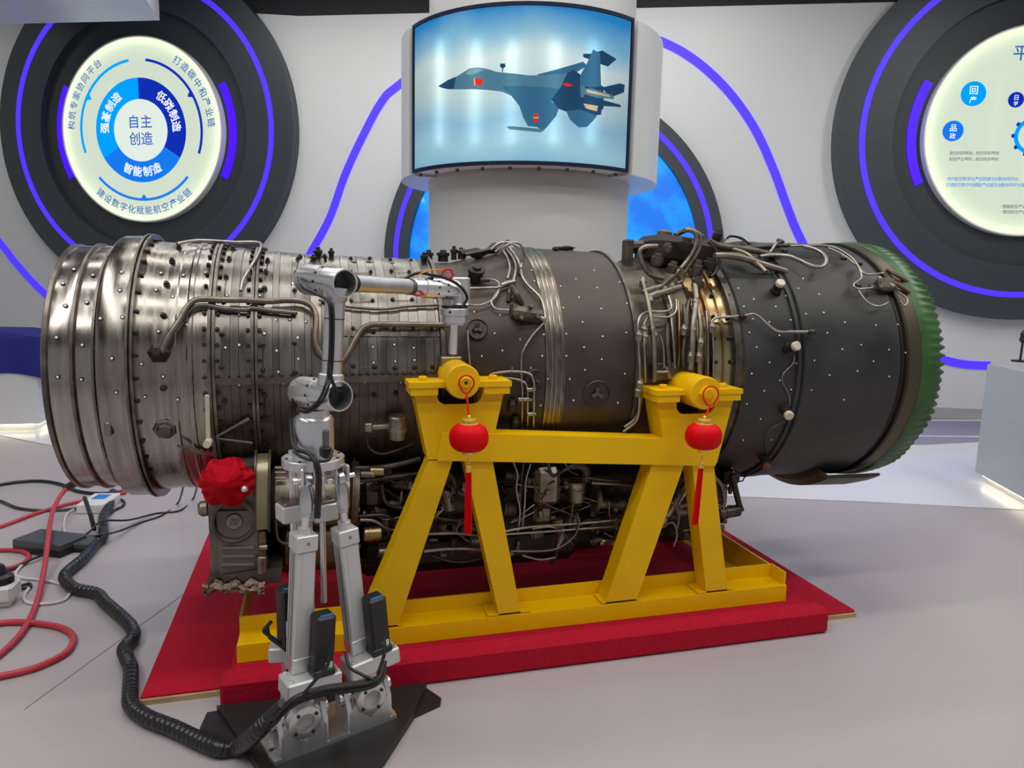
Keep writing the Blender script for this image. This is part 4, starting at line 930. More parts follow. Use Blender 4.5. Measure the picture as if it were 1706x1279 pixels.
# left gearbox unit with round port
g = Vector((-.30, 2.58, .6))
MB().prism([A(x, y, 2.60) for x, y in [(346, 838), (352, 780), (424, 775), (432, 960), (352, 968)]], (0, .34, 0)).build('gearbox_housing', M['gbox'], en)
MB().prism([A(x, y, 2.585) for x, y in [(360, 852), (428, 850), (432, 955), (366, 962)]], (0, .02, 0)).build('gearbox_face', M['gbox'], en)
c = A(390, 868, 2.585); MB().lathe(c + Vector((0, .02, 0)), (0, -1, 0), [(0, .078), (.028, .078), (.034, .072), (.03, .064), (.008, .06), (.006, .001)], 36).build('round_port', M['cast_dk'], en)
MB().lathe(c + Vector((0, .02, 0)), (0, -1, 0), [(0, .03), (.024, .029), (.028, .026)], 24).build('port_plug', M['cast'], en)
for s_ in (-.008, .004, .014): MB().box(c + Vector((s_, -.009, 0)), (.004, .003, .026), Matrix.Rotation(.5, 3, 'Y')).build('plug_slot', M['cast_dk'], en)
for y in (913, 927, 941): a = A(371, y, 2.583); b = A(424, y - 1, 2.583); MB().tube([a, (a + b) / 2, b], .0085, 8, 1).build('cooling_rib', M['gbox'], en)
MB().lathe(A(346, 846, 2.62), (-1, 0, -.1), [(0, .028), (.02, .028), (.03, .02)], 12).build('side_plug', M['cast'], en)
MB().prism([A(x, y, 2.57) for x, y in [(346, 962), (436, 948), (470, 945), (468, 970), (350, 982)]], (0, .3, 0)).build('gearbox_sump', M['lower'], en)
vs = []; fs = []
for i in range(25):
    for j in range(13):
        a = A(340 + i * 4.2, 968 + j * 1.6, 2.56); vs.append(a + Vector((random.uniform(-.006, .006), -.02 * math.sin(j / 12 * PI) + random.uniform(-.012, .012), random.uniform(-.006, .006) - .008 * math.sin(i * .9))))
for i in range(24):
    for j in range(12): q = i * 13 + j; fs.append((q, q + 1, q + 14, q + 13))
o = MB().add(vs, fs).build('paper_wrap', M['paper'], en, 20); o['label'] = 'crumpled brown paper around the sump'
# clamp band
bd = []
for rr, yy in ((.0, 0),):
    for dx in (426, 450):
        P = [A(dx, 750, 2.66), A(dx - 1, 775, 2.575), A(dx - 2, 830, 2.55), A(dx - 2, 885, 2.575)]
        MB().tube(P, .005, 6, 5).build('clamp_band_edge', M['cast_dk'], en)
P0 = catmull([A(437, 757, 2.64), A(437, 780, 2.57), A(436, 830, 2.55), A(435, 883, 2.575)], 5); vs = []; fs = []
for p in P0: vs += [p + Vector((-.022, .004, 0)), p + Vector((.022, .004, 0)), p + Vector((.022, .016, 0)), p + Vector((-.022, .016, 0))]
for i in range(len(P0) - 1):
    for j in range(4): fs.append((i * 4 + j, i * 4 + (j + 1) % 4, i * 4 + 4 + (j + 1) % 4, i * 4 + 4 + j))
MB().add(vs, fs).build('clamp_band', mat('zinc_yellow', (.36, .31, .19), .4, .7), en)
cy((436, 885), (438, 930), 2.58, .014, 'cast_dk', 'clamp_screw'); fit_ = cy((432, 912), (446, 911), 2.57, .010, 'pipe', 'clamp_bolt'); cy((436, 925), (436, 955), 2.58, .02, 'pipe_br', 'clamp_tongue')
# starter: horizontal barrel with flange
cy((452, 826), (588, 824), 2.74, .115, 'cast', 'starter_barrel', n=32); cy((584, 824), (596, 824), 2.72, .128, 'lower', 'starter_flange', n=32)
cy((470, 900), (590, 900), 2.78, .11, 'lower', 'starter_barrel', n=28)
for y in (779, 787, 796): a = A(458, y, 2.63); b = A(476, y, 2.63); MB().tube([a, b], .006, 6, 1).build('barrel_rib', M['cast'], en)
MB().tube([A(x, y, 2.625) for x, y in [(470, 830), (488, 830), (496, 850), (495, 895), (478, 905), (462, 895), (460, 850)]], .006, 6, 5, closed=True).build('oval_gasket', M['cast_dk'], en)
# lever, drain arms on the lower casing
MB().tube([S(345, 658, .02), S(347, 735, .045)], .0075, 8, 1).build('lever', M['cream'], en); p = S(348, 735, .045); MB().cyl(p, p + Vector((0, -.05, 0)), .013, .013).build('lever_pin', M['cream'], en)
for a, b in (((360, 728), (415, 697)), ((360, 730), (420, 738)), ((296, 742), (343, 757))): MB().cyl(S(*a, .03), S(*b, .012), .0045, .007, 8).build('drain_arm', M['cast'], en)
p = S(275, 715, 0); MB().lathe(p, NRM(p), [(0, .040), (.006, .036), (.008, .026), (.016, .022)], 7).build('blank_boss', M['lower'], en)
p = S(180, 715, 0); MB().rbox(p, (.02, .02, .05), None, .004).build('blank_tab', M['steel'], en)
# white-grey sensor by the stand
c = A(663, 706, 2.62); MB().lathe(c + Vector((0, .02, -.06)), (0, -.1, 1), [(0, .03), (.03, .034), (.032, .038), (.045, .038), (.046, .034), (.085, .034), (.09, .03)], 24).build('flow_sensor', M['cast'], en)
cy((615, 712), (650, 710), 2.64, .012, 'cast', 'sensor_plug'); MB().rbox(A(614, 712, 2.64), (.03, .03, .035), None, .005).build('sensor_socket', M['cast'], en)
MB().tube([A(x, y, 2.66) for x, y in [(612, 722), (615, 745), (635, 756), (665, 748), (690, 738)]], .005, 8, 5).build('sensor_hose', M['pipe_dk'], en)
# pumps and castings seen between the legs
bx(914, 812, .11, .16, 2.68, .16, 'cast', 'fuel_pump', .02); bx(905, 858, .08, .075, 2.71, .12, 'cast', 'pump_foot', .012); bx(899, 786, .035, .03, 2.70, .05, 'cast', 'pump_lug'); cy((900, 850), (901, 864), 2.70, .012, 'cast', 'pump_plug')
cy((960, 804), (960, 836), 2.72, .036, 'cast', 'filter_bowl'); cy((960, 801), (960, 808), 2.72, .040, 'pipe', 'filter_ring'); MB().tube([A(x, y, 2.74) for x, y in [(975, 800), (977, 785), (968, 776), (950, 775)]], .018, 10, 5).build('elbow_pipe', M['cast_dk'], en)
cy((992, 839), (1040, 838), 2.72, .022, 'cast', 'motor_barrel'); cy((988, 830), (996, 830), 2.73, .055, 'cast', 'motor_flange', n=24); bx(1015, 872, .16, .09, 2.78, .14, 'cast_dk', 'control_box'); bx(1012, 905, .14, .035, 2.75, .12, 'lower', 'control_tray'); cy((998, 903), (1035, 902), 2.72, .02, 'brass', 'drain_valve')
cy((730, 835), (775, 832), 2.78, .06, 'cast_dk', 'oil_pump'); cy((745, 815), (750, 850), 2.72, .025, 'cast', 'oil_pump_body'); cy((690, 800), (750, 796), 2.76, .03, 'cast_dk', 'oil_filter')
cy((600, 790), (625, 790), 2.66, .014, 'cast', 'pipe_union'); cy((615, 785), (640, 785), 2.67, .02, 'brass', 'pipe_union'); cy((605, 890), (636, 888), 2.68, .03, 'brass', 'drain_cap'); cy((630, 920), (650, 920), 2.68, .02, 'cast', 'drain_union')
bx(620, 830, .10, .11, 2.74, .1, 'cast_dk', 'valve_block', .03); bx(660, 800, .14, .05, 2.76, .08, 'bolt', 'manifold', .02); bx(668, 870, .16, .08, 2.78, .1, 'bolt', 'oil_tank', .03)
cy((840, 790), (884, 794), 2.76, .022, 'pipe_dk', 'actuator'); cy((836, 845), (858, 845), 2.74, .04, 'cast_dk', 'actuator_body'); cy((782, 905), (800, 905), 2.74, .03, 'cast', 'filter_drum')
bx(1060, 850, .1, .12, 2.8, .12, 'cast_dk', 'relay_box'); cy((1110, 860), (1150, 800), 2.72, .02, 'pipe', 'ignition_unit'); bx(1130, 870, .12, .16, 2.78, .12, 'bolt', 'ignition_box', .02); bx(1200, 820, .1, .16, 2.84, .1, 'bolt', 'relay_box', .02)
cy((1196, 856), (1232, 850), 2.70, .025, 'pipe_dk', 'bleed_duct'); MB().tube([A(x, y, 2.70) for x, y in [(1220, 790), (1224, 810), (1230, 835), (1235, 850)]], .014, 8, 4).build('bleed_link', M['bolt'], en); MB().tube([A(x, y, 2.70) for x, y in [(1160, 800), (1185, 796), (1200, 805), (1206, 830), (1204, 855)]], .010, 8, 5).build('hose', M['pipe_br'], en); bx(1222, 797, .08, .06, 2.72, .08, 'bolt', 'bleed_valve')
MB().tube([A(x, y, 2.72) for x, y in [(1232, 802), (1238, 800), (1240, 795), (1250, 790)]], .003, 6, 4).build('wire', M['rubber'], en)
lows = [([(836, 886), (880, 878), (960, 872), (1050, 865)], .006, 'pipe', 2.66), ([(840, 890), (900, 886), (980, 880), (1050, 876)], .005, 'pipe', 2.66), ([(850, 918), (920, 916), (955, 895), (965, 870), (962, 858)], .0045, 'pipe_br', 2.65), ([(930, 905), (935, 880), (950, 865), (955, 836)], .005, 'pipe_dk', 2.66),
        ([(855, 770), (862, 790), (860, 815), (866, 850), (862, 890)], .005, 'pipe', 2.67), ([(872, 772), (868, 810), (866, 860)], .005, 'pipe_dk', 2.68), ([(884, 772), (876, 800), (874, 840), (870, 880)], .0045, 'pipe', 2.67), ([(913, 772), (920, 792), (932, 788), (955, 775)], .007, 'pipe_dk', 2.68),
        ([(985, 804), (1020, 806), (1065, 808)], .008, 'pipe', 2.68), ([(975, 795), (1010, 800), (1062, 803)], .006, 'pipe_br', 2.69), ([(600, 866), (625, 868), (650, 882), (690, 888)], .007, 'pipe', 2.67), ([(636, 806), (640, 830), (652, 843), (690, 848)], .007, 'pipe_dk', 2.68), ([(598, 860), (640, 858), (665, 870), (700, 872)], .007, 'pipe_dk', 2.68),
        ([(590, 780), (640, 778), (700, 764)], .012, 'pipe_dk', 2.68), ([(600, 800), (650, 795), (720, 786)], .010, 'pipe_dk', 2.68), ([(700, 890), (760, 888), (800, 892), (830, 890)], .006, 'pipe', 2.66), ([(706, 918), (750, 914), (790, 914), (840, 922)], .008, 'pipe', 2.68), ([(720, 925), (760, 936), (800, 930), (840, 914)], .007, 'pipe_dk', 2.70),
        ([(735, 785), (750, 790), (758, 810), (748, 830)], .008, 'cast_dk', 2.70), ([(720, 860), (760, 866), (800, 858)], .010, 'cast_dk', 2.74), ([(1100, 880), (1120, 870), (1128, 890), (1122, 910)], .005, 'pipe', 2.68), ([(1110, 830), (1130, 850), (1128, 880)], .006, 'cast', 2.69), ([(1160, 880), (1162, 910), (1158, 950)], .006, 'bolt', 2.70),
        ([(1040, 712), (1060, 695), (1068, 660)], .009, 'cast', 2.62), ([(930, 900), (925, 930), (920, 940)], .010, 'bolt', 2.72), ([(870, 925), (900, 932), (925, 928)], .006, 'pipe', 2.70), ([(580, 930), (650, 935), (720, 925)], .012, 'bolt', 2.8)]
for pts, r, m_, Y in lows: MB().tube([A(x, y, Y) for x, y in pts], r, 8, 5).build('hose', M[m_], en, 60)
random.seed(11)
WIN = ((592, 700), (722, 798), (838, 1058), (838, 1058), (1102, 1222))
for i in range(115):     # couplings and clips
    a, b = random.choice(WIN); px = random.uniform(a, b); py = random.uniform(782, 925 if px < 900 else 905); Y = random.uniform(2.68, 2.80)
    d = random.choice([(1, 0, .1), (1, 0, -.05), (.1, 0, 1), (.1, -1, .1)]); r = random.uniform(.007, .021); Lc = random.uniform(.02, .065); c = A(px, py, Y); d = Vector(d).normalized()
    MB().lathe(c - d * Lc / 2, d, [(0, r * .7), (Lc * .2, r * .7), (Lc * .22, r), (Lc * .5, r), (Lc * .52, r * .8), (Lc, r * .75)], 8).build('coupling', M[random.choice(['cast', 'cast', 'cast_dk', 'cast_dk', 'pipe_dk', 'pipe', 'lower'])], en)
for i in range(44):
    a, b = random.choice(WIN); px = random.uniform(a, b); py = random.uniform(775, 890); Y = random.uniform(2.68, 2.78); P = [(px, py)]
    for q in range(3): P.append((min(max(P[-1][0] + random.uniform(-40, 45), a), b), min(P[-1][1] + random.uniform(-22, 30), 918)))
    MB().tube([A(x, y, Y + random.uniform(-.015, .015)) for x, y in P], random.uniform(.003, .007), 6, 5).build('hose', M[random.choice(['pipe', 'pipe', 'pipe_dk', 'pipe_br', 'cast'])], en, 60)
for i in range(16):      # small castings
    a, b = random.choice(WIN); px = random.uniform(a + 8, b - 8); py = random.uniform(790, 905); c = A(px, py, 2.80)
    MB().rbox(c, (random.uniform(.04, .09), .08, random.uniform(.035, .08)), Matrix.Rotation(random.uniform(-.2, .2), 3, 'Y'), .012).build('small_casting', M[random.choice(['cast_dk', 'cast', 'lower', 'gbox'])], en)

# ================================================================== LANTERNS AND ROSETTE
def lantern(c, loop_c, loop_r, label, tasx):
    t = thing('paper_lantern', c - Vector((0, 0, .4)), label, 'lantern', 'red lanterns hung on the stand')
    n = 24; vs = []; fs = []; rows = 14; R, H = .069, .050
    for i in range(rows + 1):
        a = -PI / 2 + PI * i / rows; rr = R * max(math.cos(a), 0)**.55; z = H * math.sin(a)
        if i in (0, rows): rr = .022
        for j in range(n * 2): vs.append(c + Vector((0, 0, z)) + Vector((math.cos(PI * j / n), math.sin(PI * j / n), 0)) * rr * (1 - (.035 if j % 2 else 0)))
    N = n * 2
    for i in range(rows):
        for j in range(N): fs.append((i * N + j, i * N + (j + 1) % N, i * N + N + (j + 1) % N, i * N + N + j))
    MB().add(vs, fs).build('lantern_body', M['red_silk'], t, 50)
    MB().lathe(c + Vector((0, 0, H - .004)), (0, 0, 1), [(0, .034), (.004, .033), (.006, .022), (.010, .020), (.012, .026), (.018, .026), (.020, .018)], 16).build('top_cap', M['gold'], t)
    MB().lathe(c - Vector((0, 0, H - .004)), (0, 0, -1), [(0, .03), (.004, .028), (.006, .020), (.014, .020), (.016, .012)], 16).build('bottom_cap', M['gold'], t)
    zb = c.z + H + .016; top_ = loop_c + Vector((0, -.005, -loop_r - .006))
    MB().tube([Vector((c.x, c.y, zb)), (Vector((c.x, c.y, zb)) + top_) / 2, top_], .004, 8, 2).build('hanging_cord', M['red_silk'], t)
    MB().lathe(Vector((c.x, c.y, zb - .002)), (0, 0, 1), [(0, .003), (.004, .007), (.010, .007), (.014, .003)], 12).build('bead', M['gold'], t)
    MB().tube([loop_c + Vector((loop_r * math.cos(a), -.004, loop_r * math.sin(a) - (.008 if math.sin(a) < -.8 else 0))) for a in np.linspace(0, 2 * PI, 17)[:-1]], .003, 6, 2, closed=True).build('loop', M['red_silk'], t)
    p = c - Vector((0, 0, H + .012)); q = p + Vector((tasx * .3, 0, -.045))
    MB().tube([p, q], .002, 6, 1).build('tassel_string', M['gold'], t); MB().lathe(p + (q - p) * .3, (0, 0, -1), [(0, .002), (.005, .006), (.01, .006), (.014, .002)], 10).build('bead', M['gold'], t)
    MB().lathe(q + Vector((0, 0, .006)), (tasx * .15, 0, -1), [(0, .006), (.003, .009), (.016, .010), (.022, .011)], 14).build('tassel_cap', M['gold'], t)
    e = q + Vector((tasx, 0, -.235)); ts = MB(); st_ = q - Vector((0, 0, .012))
    random.seed(3)
    for j in range(60):
        a = random.uniform(0, 2 * PI); r0 = .009 * math.sqrt(random.random()); k = 1.35
        ts.tube([st_ + Vector((math.cos(a), math.sin(a), 0)) * r0, (st_ + e) / 2 + Vector((math.cos(a), math.sin(a), 0)) * r0 * 1.25, e + Vector((math.cos(a) * r0 * k, math.sin(a) * r0 * k, random.uniform(-.006, .004)))], .0022, 4, 2)
    o = ts.build('tassel', M['red_silk'], t); o['kind'] = 'stuff'
lantern(Vector((.502, 2.37, .915)), Vector((.502, 2.425, 1.097)), .027, 'red lantern with straight tassel on the saddle nearer the robot arm', 0.0)
lantern(Vector((1.405, 2.36, .887)), Vector((1.452, 2.408, 1.037)), .033, 'red lantern with tilted tassel on the saddle nearer the black tail', -.012)

# red cloth rosette on the gearbox
c = A(376, 806, 2.50); t = thing('cloth_rosette', c - Vector((0, 0, .09)), 'red cloth flower rosette resting on the grey gearbox unit', 'rosette')
def ruffle(cc, R, r0, waves, amp, tilt, ph, dome=0.0):
    vs = []; fs = []; n = 90; rows = 9
    for i in range(rows + 1):
        k = i / rows; rr = r0 + (R - r0) * k
        for j in range(n):
            a = 2 * PI * j / n; wv = amp * k * k * math.sin(waves * a + ph + 1.3 * math.sin(2 * a)) + .3 * amp * k * math.sin(waves * 2.3 * a)
            rad = rr * (1 + .07 * k * math.sin(waves * .5 * a + ph))
            vs.append(cc + Vector((rad * math.cos(a), -(dome * (1 - k * k)) + tilt * k * k + wv, rad * math.sin(a))))
    for i in range(rows):
        for j in range(n): fs.append((i * n + j, i * n + (j + 1) % n, i * n + n + (j + 1) % n, i * n + n + j))
    fs.append(tuple(range(n)))
    return MB().add(vs, fs)
ruffle(c + Vector((0, .018, -.006)), .088, .01, 13, .010, .028, .3, .012).build('petal_layer', M['red_cloth'], t, 80)
ruffle(c + Vector((-.004, .0, -.002)), .080, .01, 10, .010, .020, 1.2, .018).build('petal_layer', M['red_cloth'], t, 80)
ruffle(c + Vector((-.006, -.016, .008)), .062, .006, 6, .006, .018, .5, .030).build('petal_layer', M['red_cloth'], t, 80)
ruffle(c + Vector((-.006, -.034, .012)), .040, .003, 4, .004, .022, 2.0, .020).build('centre', M['red_cloth'], t, 80)
MB().lathe(c + Vector((.062, -.03, -.012)), (0, -1, 0), [(0, .012), (.006, .010), (.01, .004)], 10).build('bead', M['alu_pol'], t)

# ================================================================== ROBOT ARM
rb = thing('robot_arm', (.03, 2.2, 0), 'silver robot arm on three linear actuators, bolted to a black base', 'robot')
AL, AW, AP = M['alu'], M['alu_w'], M['alu_pol']
def rz(v): return Vector(v)
ua = math.radians(22); U = Vector((math.cos(ua), math.sin(ua), 0)); V = Vector((-math.sin(ua), math.cos(ua), 0)); RU = Matrix((U, V, Vector((0, 0, 1)))).transposed()
B0 = Vector((.045, 2.10, 0))      # middle of the front edge of the aluminium plate
def L(u, v, z): return B0 + U * u + V * v + Vector((0, 0, z))
# black base: raised top on feet, with ears
hb = .030
def poly(pts, z0, h, name, m): return MB().prism([L(u, v, z0) for u, v in pts], (0, 0, h)).build(name, m, rb)
def fpoly(pts, z0, h, name, m):
    P = [Z(x, y, z0 + h) for x, y in pts]
    for p in P: p.z = z0; p.y = min(p.y, 2.385)
    return MB().prism(P, (0, 0, h)).build(name, m, rb)
fpoly([(362, 1170), (711, 1137), (690, 1185), (640, 1262), (560, 1330), (470, 1345), (440, 1290)], .004, .026, 'base_block', M['blk_mat'])
fpoly([(333, 1212), (345, 1186), (372, 1172), (405, 1240), (385, 1232)], 0.0, .012, 'base_foot', M['blk_mat'])
fpoly([(702, 1140), (735, 1162), (733, 1172), (672, 1200)], 0.0, .012, 'base_foot', M['blk_mat'])
# aluminium plate
plate_z = hb + .012
poly([(-.20, .0), (.20, .0), (.205, .03), (.20, .19), (-.20, .19), (-.205, .03)], hb, .012, 'base_plate', AL)
screw = MB().lathe((0, 0, 0), (0, 0, 1), [(0, .006), (.004, .006), (.005, .004)], 8).data('screw'); screw.materials.append(M['blk'])
qz = Vector((0, 0, 1)).to_track_quat('Z', 'Y')
for (u, v) in ((-.17, .02), (-.19, .06), (-.03, .02), (.17, .02), (.19, .06)): place('screw', screw, rb, L(u, v, plate_z - .001), qz)
def actuator(u, v, topP, label=None, yawf=0.0, motor=(0.06, -.005), foot=True):
    """universal joint at the foot, gearbox, servo motor, square barrel, rod and clevis"""
    piv = L(u, v, .135); ax = (topP - piv).normalized(); fw = (-V).normalized(); sx = ax.cross(fw).normalized(); fw = sx.cross(ax).normalized()   # sx: to the right seen from the front
    if sx.dot(U) < 0: sx = -sx
    RR = Matrix((sx, -fw, ax)).transposed(); Q = lambda a, b, c_: piv + sx * a + fw * b + ax * c_
    if foot:
        MB().prism([L(u - .07, v - .052, plate_z), L(u + .07, v - .052, plate_z), L(u + .07, v - .052, plate_z + .06), L(u + .05, v - .052, plate_z + .085), L(u + .04, v - .052, plate_z + .06), L(u, v - .052, plate_z + .025), L(u - .04, v - .052, plate_z + .06), L(u - .05, v - .052, plate_z + .085), L(u - .07, v - .052, plate_z + .06)], V * .012).build('foot_bracket', AL, rb)
        for s_ in (-1, 1):
            MB().prism([L(u + s_ * .062, v - .05, plate_z), L(u + s_ * .062, v + .05, plate_z), L(u + s_ * .062, v + .045, .115), L(u + s_ * .062, v + .02, .16), L(u + s_ * .062, v - .02, .16), L(u + s_ * .062, v - .045, .115)], U * (s_ * .014)).build('foot_cheek', AL, rb)
            for a in (0, 2.1, 4.2): place('screw', screw, rb, L(u + s_ * .076, v + .025 * math.cos(a), .135 + .02 * math.sin(a)), (U * s_).to_track_quat('Z', 'Y'), (.8, .8, .8))
            MB().cyl(L(u + s_ * .05, v, .135), L(u + s_ * .088, v, .135), .022, n=20).build('foot_pin', AP, rb)
    # ring facing the viewer
    MB().lathe(piv - V * .03, -V, [(0, .050), (.03, .050), (.032, .047), (.033, .030), (.012, .029), (.012, .002)], 36).build('joint_ring', AL, rb)
    MB().lathe(piv - V * .043, -V, [(0, .029), (.001, .029)], 28).build('joint_core', mat('pale_core', (.55, .53, .50), .4), rb)
    for a in (0.6, 2.2, 3.75, 5.3): place('screw', screw, rb, piv - V * .063 + U * .039 * math.cos(a) + Vector((0, 0, .039 * math.sin(a))), (-V).to_track_quat('Z', 'Y'), (.9, .9, .9))
    MB().rbox(Q(0, -.01, .055), (.085, .07, .05), RR, .006).build('yoke', AL, rb)
    gb = MB().rbox(Q(motor[0] * .5, motor[1] * .5 + .01, .11), (.17, .085, .055), RR, .005).build('drive_housing', AW, rb)
    for (a, b) in ((-.07, .03), (.075, .03), (-.07, -.03), (.075, -.03)):
        MB().lathe(Q(motor[0] * .5 + a, motor[1] * .5 + .01 + b, .137), ax, [(0, .006), (.006, .006), (.007, .004)], 8).build('housing_screw', AP, rb)
    mo = MB().rbox(Q(motor[0], motor[1] + .012, .137 + .095), (.062, .06, .19), RR, .008).build('servo_motor', M['blk'], rb)
    MB().rbox(Q(motor[0], motor[1] + .012, .137 + .012), (.068, .066, .022), RR, .003).build('motor_flange', M['blk'], rb)
    MB().box(Q(motor[0] + .004, motor[1] + .032, .137 + .1905), (.042, .007, .002), RR).build('motor_stripe', mat('blue_stripe', (.02, .20, .60), .4), mo)
    MB().box(Q(motor[0] + .012, motor[1] + .0425, .137 + .035), (.022, .0015, .018), RR).build('motor_label', M['whpl'], mo)
    MB().prism([Q(motor[0] + .005, motor[1] + .0438, .137 + .041), Q(motor[0] + .019, motor[1] + .0438, .137 + .041), Q(motor[0] + .012, motor[1] + .0438, .137 + .029)], fw * .0006).build('motor_warning', M['yelsticker'], mo)
    # barrel
    tot = (topP - piv).length; b0 = .137; b1 = tot - .165
    bar = MB().rbox(Q(.002, -.018, (b0 + b1 - .05) / 2), (.060, .060, b1 - b0 - .05), RR, .004).build('barrel', AW, rb)
    for (a, b, nx) in ((-.0285, -.025, 0), (-.0285, -.010, 0), (-.0285, .000, 0)):
        MB().box(Q(a, b - .005, (b0 + b1 - .05) / 2), (.0012, .003, b1 - b0 - .06), RR).build('slot', M['dark_in'], bar)
    MB().box(Q(.002 - .012, .0125, (b0 + b1 - .05) / 2), (.0015, .001, b1 - b0 - .06), RR).build('slot', AW, bar)
    MB().rbox(Q(.002, -.018, b0 + .025), (.062, .064, .05), RR, .003).build('barrel_foot', AL, rb)
    hd = MB().rbox(Q(.002, -.016, b1 - .025), (.066, .066, .05), RR, .003).build('barrel_head', AW, rb)
    MB().lathe(Q(.004, .0175, b1 - .024), fw, [(0, .0055), (.0012, .0055)], 12).build('port_screw', M['brass'], hd)
    return Q, b1, ax, fw, sx, tot
PC = A(522, 768, 2.19)                 # platform centre, underside
PC = Vector((PC.x, 2.19, .905))
tops = []
for (px, py, Y, u, v) in ((512, 800, 2.10, -.108, .052), (567, 796, 2.16, .108, .052), (0, 0, 0, 0, .23)):
    if Y: tp = A(px, py, Y)
    else: tp = Vector((PC.x - .06, PC.y + .07, .86))
    tops.append(tp)
    if v > .2:
        piv = L(-.06, .17, .25)
        ax = (tp - piv).normalized(); sx = U; RRm = Matrix((U, V, Vector((0, 0, 1)))).transposed()
        MB().rbox(piv + Vector((0, 0, -.10)), (.09, .07, .21), RU, .004).build('yoke', AL, rb)
        MB().rbox(piv + U * .0 + Vector((0, 0, .03)), (.17, .09, .05), RU @ Matrix.Rotation(-.5, 3, 'Z'), .005).build('drive_housing', AW, rb)
        mo = MB().rbox(piv + U * -.035 - V * .02 + Vector((0, 0, .16)), (.062, .06, .19), RU, .008).build('servo_motor', M['blk'], rb)
        MB().box(piv + U * -.035 - V * .04 + Vector((0, 0, .2555)), (.042, .007, .002), RU).build('motor_stripe', mat('blue_stripe', (.02, .20, .60), .4), mo)
        MB().box(piv + U * -.045 - V * .0505 + Vector((0, 0, .13)), (.02, .0015, .05), RU).build('motor_label', M['whpl'], mo)
        u_, v_ = frame_of(ax); RB = Matrix((u_, v_, ax)).transposed(); q0 = piv + U * .05 + V * .02; Lb = (tp - q0).length * .72; axb = (tp - q0).normalized()
        MB().rbox(q0 + axb * Lb / 2, (.056, .056, Lb), RB, .004).build('barrel', AW, rb); MB().cyl(q0 + axb * Lb, tp, .010, n=12).build('rod', AP, rb)
        continue
    Q, b1, ax, fw, sx, tot = actuator(u, v, tp, motor=(.052, .022))
    MB().lathe(Q(.002, -.012, b1), ax, [(0, .021), (.022, .020), (.024, .012)], 20).build('rod_seal', AL, rb)
    MB().cyl(Q(.002, -.010, b1 + .02), Q(.001, -.004, b1 + .07), .0115, n=14).build('rod', AP, rb)
    MB().lathe(Q(.001, -.005, b1 + .055), ax, [(0, .015), (.014, .015)], 6).build('lock_nut', M['zinc'], rb)
    MB().lathe(Q(.001, -.003, b1 + .068), ax, [(0, .017), (.004, .0195), (tot - b1 - .10, .0195), (tot - b1 - .085, .014)], 20).build('rod_end', M['zinc'], rb)
    MB().lathe(tp - sx * .011, sx, [(0, .018), (.003, .0205), (.019, .0205), (.022, .018)], 24).build('rod_eye', M['zinc'], rb)
    for s_ in (-1, 1): MB().rbox(tp + sx * s_ * .019 + Vector((0, 0, .012)), (.010, .036, .055), Matrix((sx, -fw, Vector((0, 0, 1)))).transposed(), .004).build('clevis_cheek', AL, rb)
    MB().lathe(tp - sx * .045, sx, [(0, .010), (.012, .012), (.014, .008), (.09, .008)], 12).build('clevis_pin', AP, rb)
# guide rods and their blocks behind the actuators
for (px, z0, z1, Y) in ((487, .62, .93, 2.22), (536, .42, .93, 2.25)):
    a = A(px, 800, Y); MB().cyl((a.x, Y, z0), (a.x, Y, z1), .010, n=14).build('guide_rod', AP, rb)
a = A(485, 852, 2.20); MB().rbox((a.x, 2.20, a.z), (.075, .07, .052), RU, .004).build('guide_block', AW, rb); MB().rbox((a.x, 2.20, a.z + .03), (.062, .058, .012), RU, .003).build('guide_seal', M['pipe_br'], rb)
a = A(538, 850, 2.24); MB().rbox((a.x, 2.24, a.z), (.075, .07, .055), RU, .004).build('guide_block', AW, rb); MB().rbox((a.x, 2.24, a.z + .032), (.062, .058, .012), RU, .003).build('guide_seal', M['pipe_br'], rb)
MB().prism([(A(485, 852, 2.20).x, 2.225, .71), (A(538, 850, 2.24).x, 2.245, .71), (A(538, 850, 2.24).x, 2.245, .75), (A(485, 852, 2.20).x, 2.225, .75)], (0, .02, 0)).build('guide_bridge', AW, rb)
# top platform
MB().lathe((PC.x, PC.y, .888), (0, 0, 1), [(0, .090), (.002, .0925), (.026, .0925), (.028, .090)], 48).build('top_platform', AL, rb)
for j in range(8):
    a = 2 * PI * j / 8 + .3; place('screw', screw, rb, (PC.x + .08 * math.cos(a), PC.y + .08 * math.sin(a), .9155), qz, (.8, .8, .8))
# waist cylinder with window
cz0, cz1 = .916, A(527, 692, 2.19).z
MB().lathe((PC.x + .004, PC.y, cz0), (0, 0, 1), [(0, .066), (.012, .066), (.012, .0585), (cz1 - cz0 - .012, .0585), (cz1 - cz0 - .004, .055), (cz1 - cz0, .050)], 48).build('waist', AP, rb)
wp = A(545, 737, 2.135); MB().rbox((wp.x - .002, 2.139, wp.z + .005), (.020, .012, .068), Matrix.Rotation(.5, 3, 'Z'), .009).build('window', M['dark_in'], rb)
MB().lathe((wp.x - .003, 2.128, wp.z - .045), (0, 0, 1), [(0, .008), (.006, .016), (.03, .016), (.034, .01)], 14).build('cable_gland', M['blk'], rb)
MB().lathe((PC.x + .006, PC.y, cz1), (0, 0, 1), [(0, .045), (.02, .044)], 40).build('waist_neck', AL, rb)
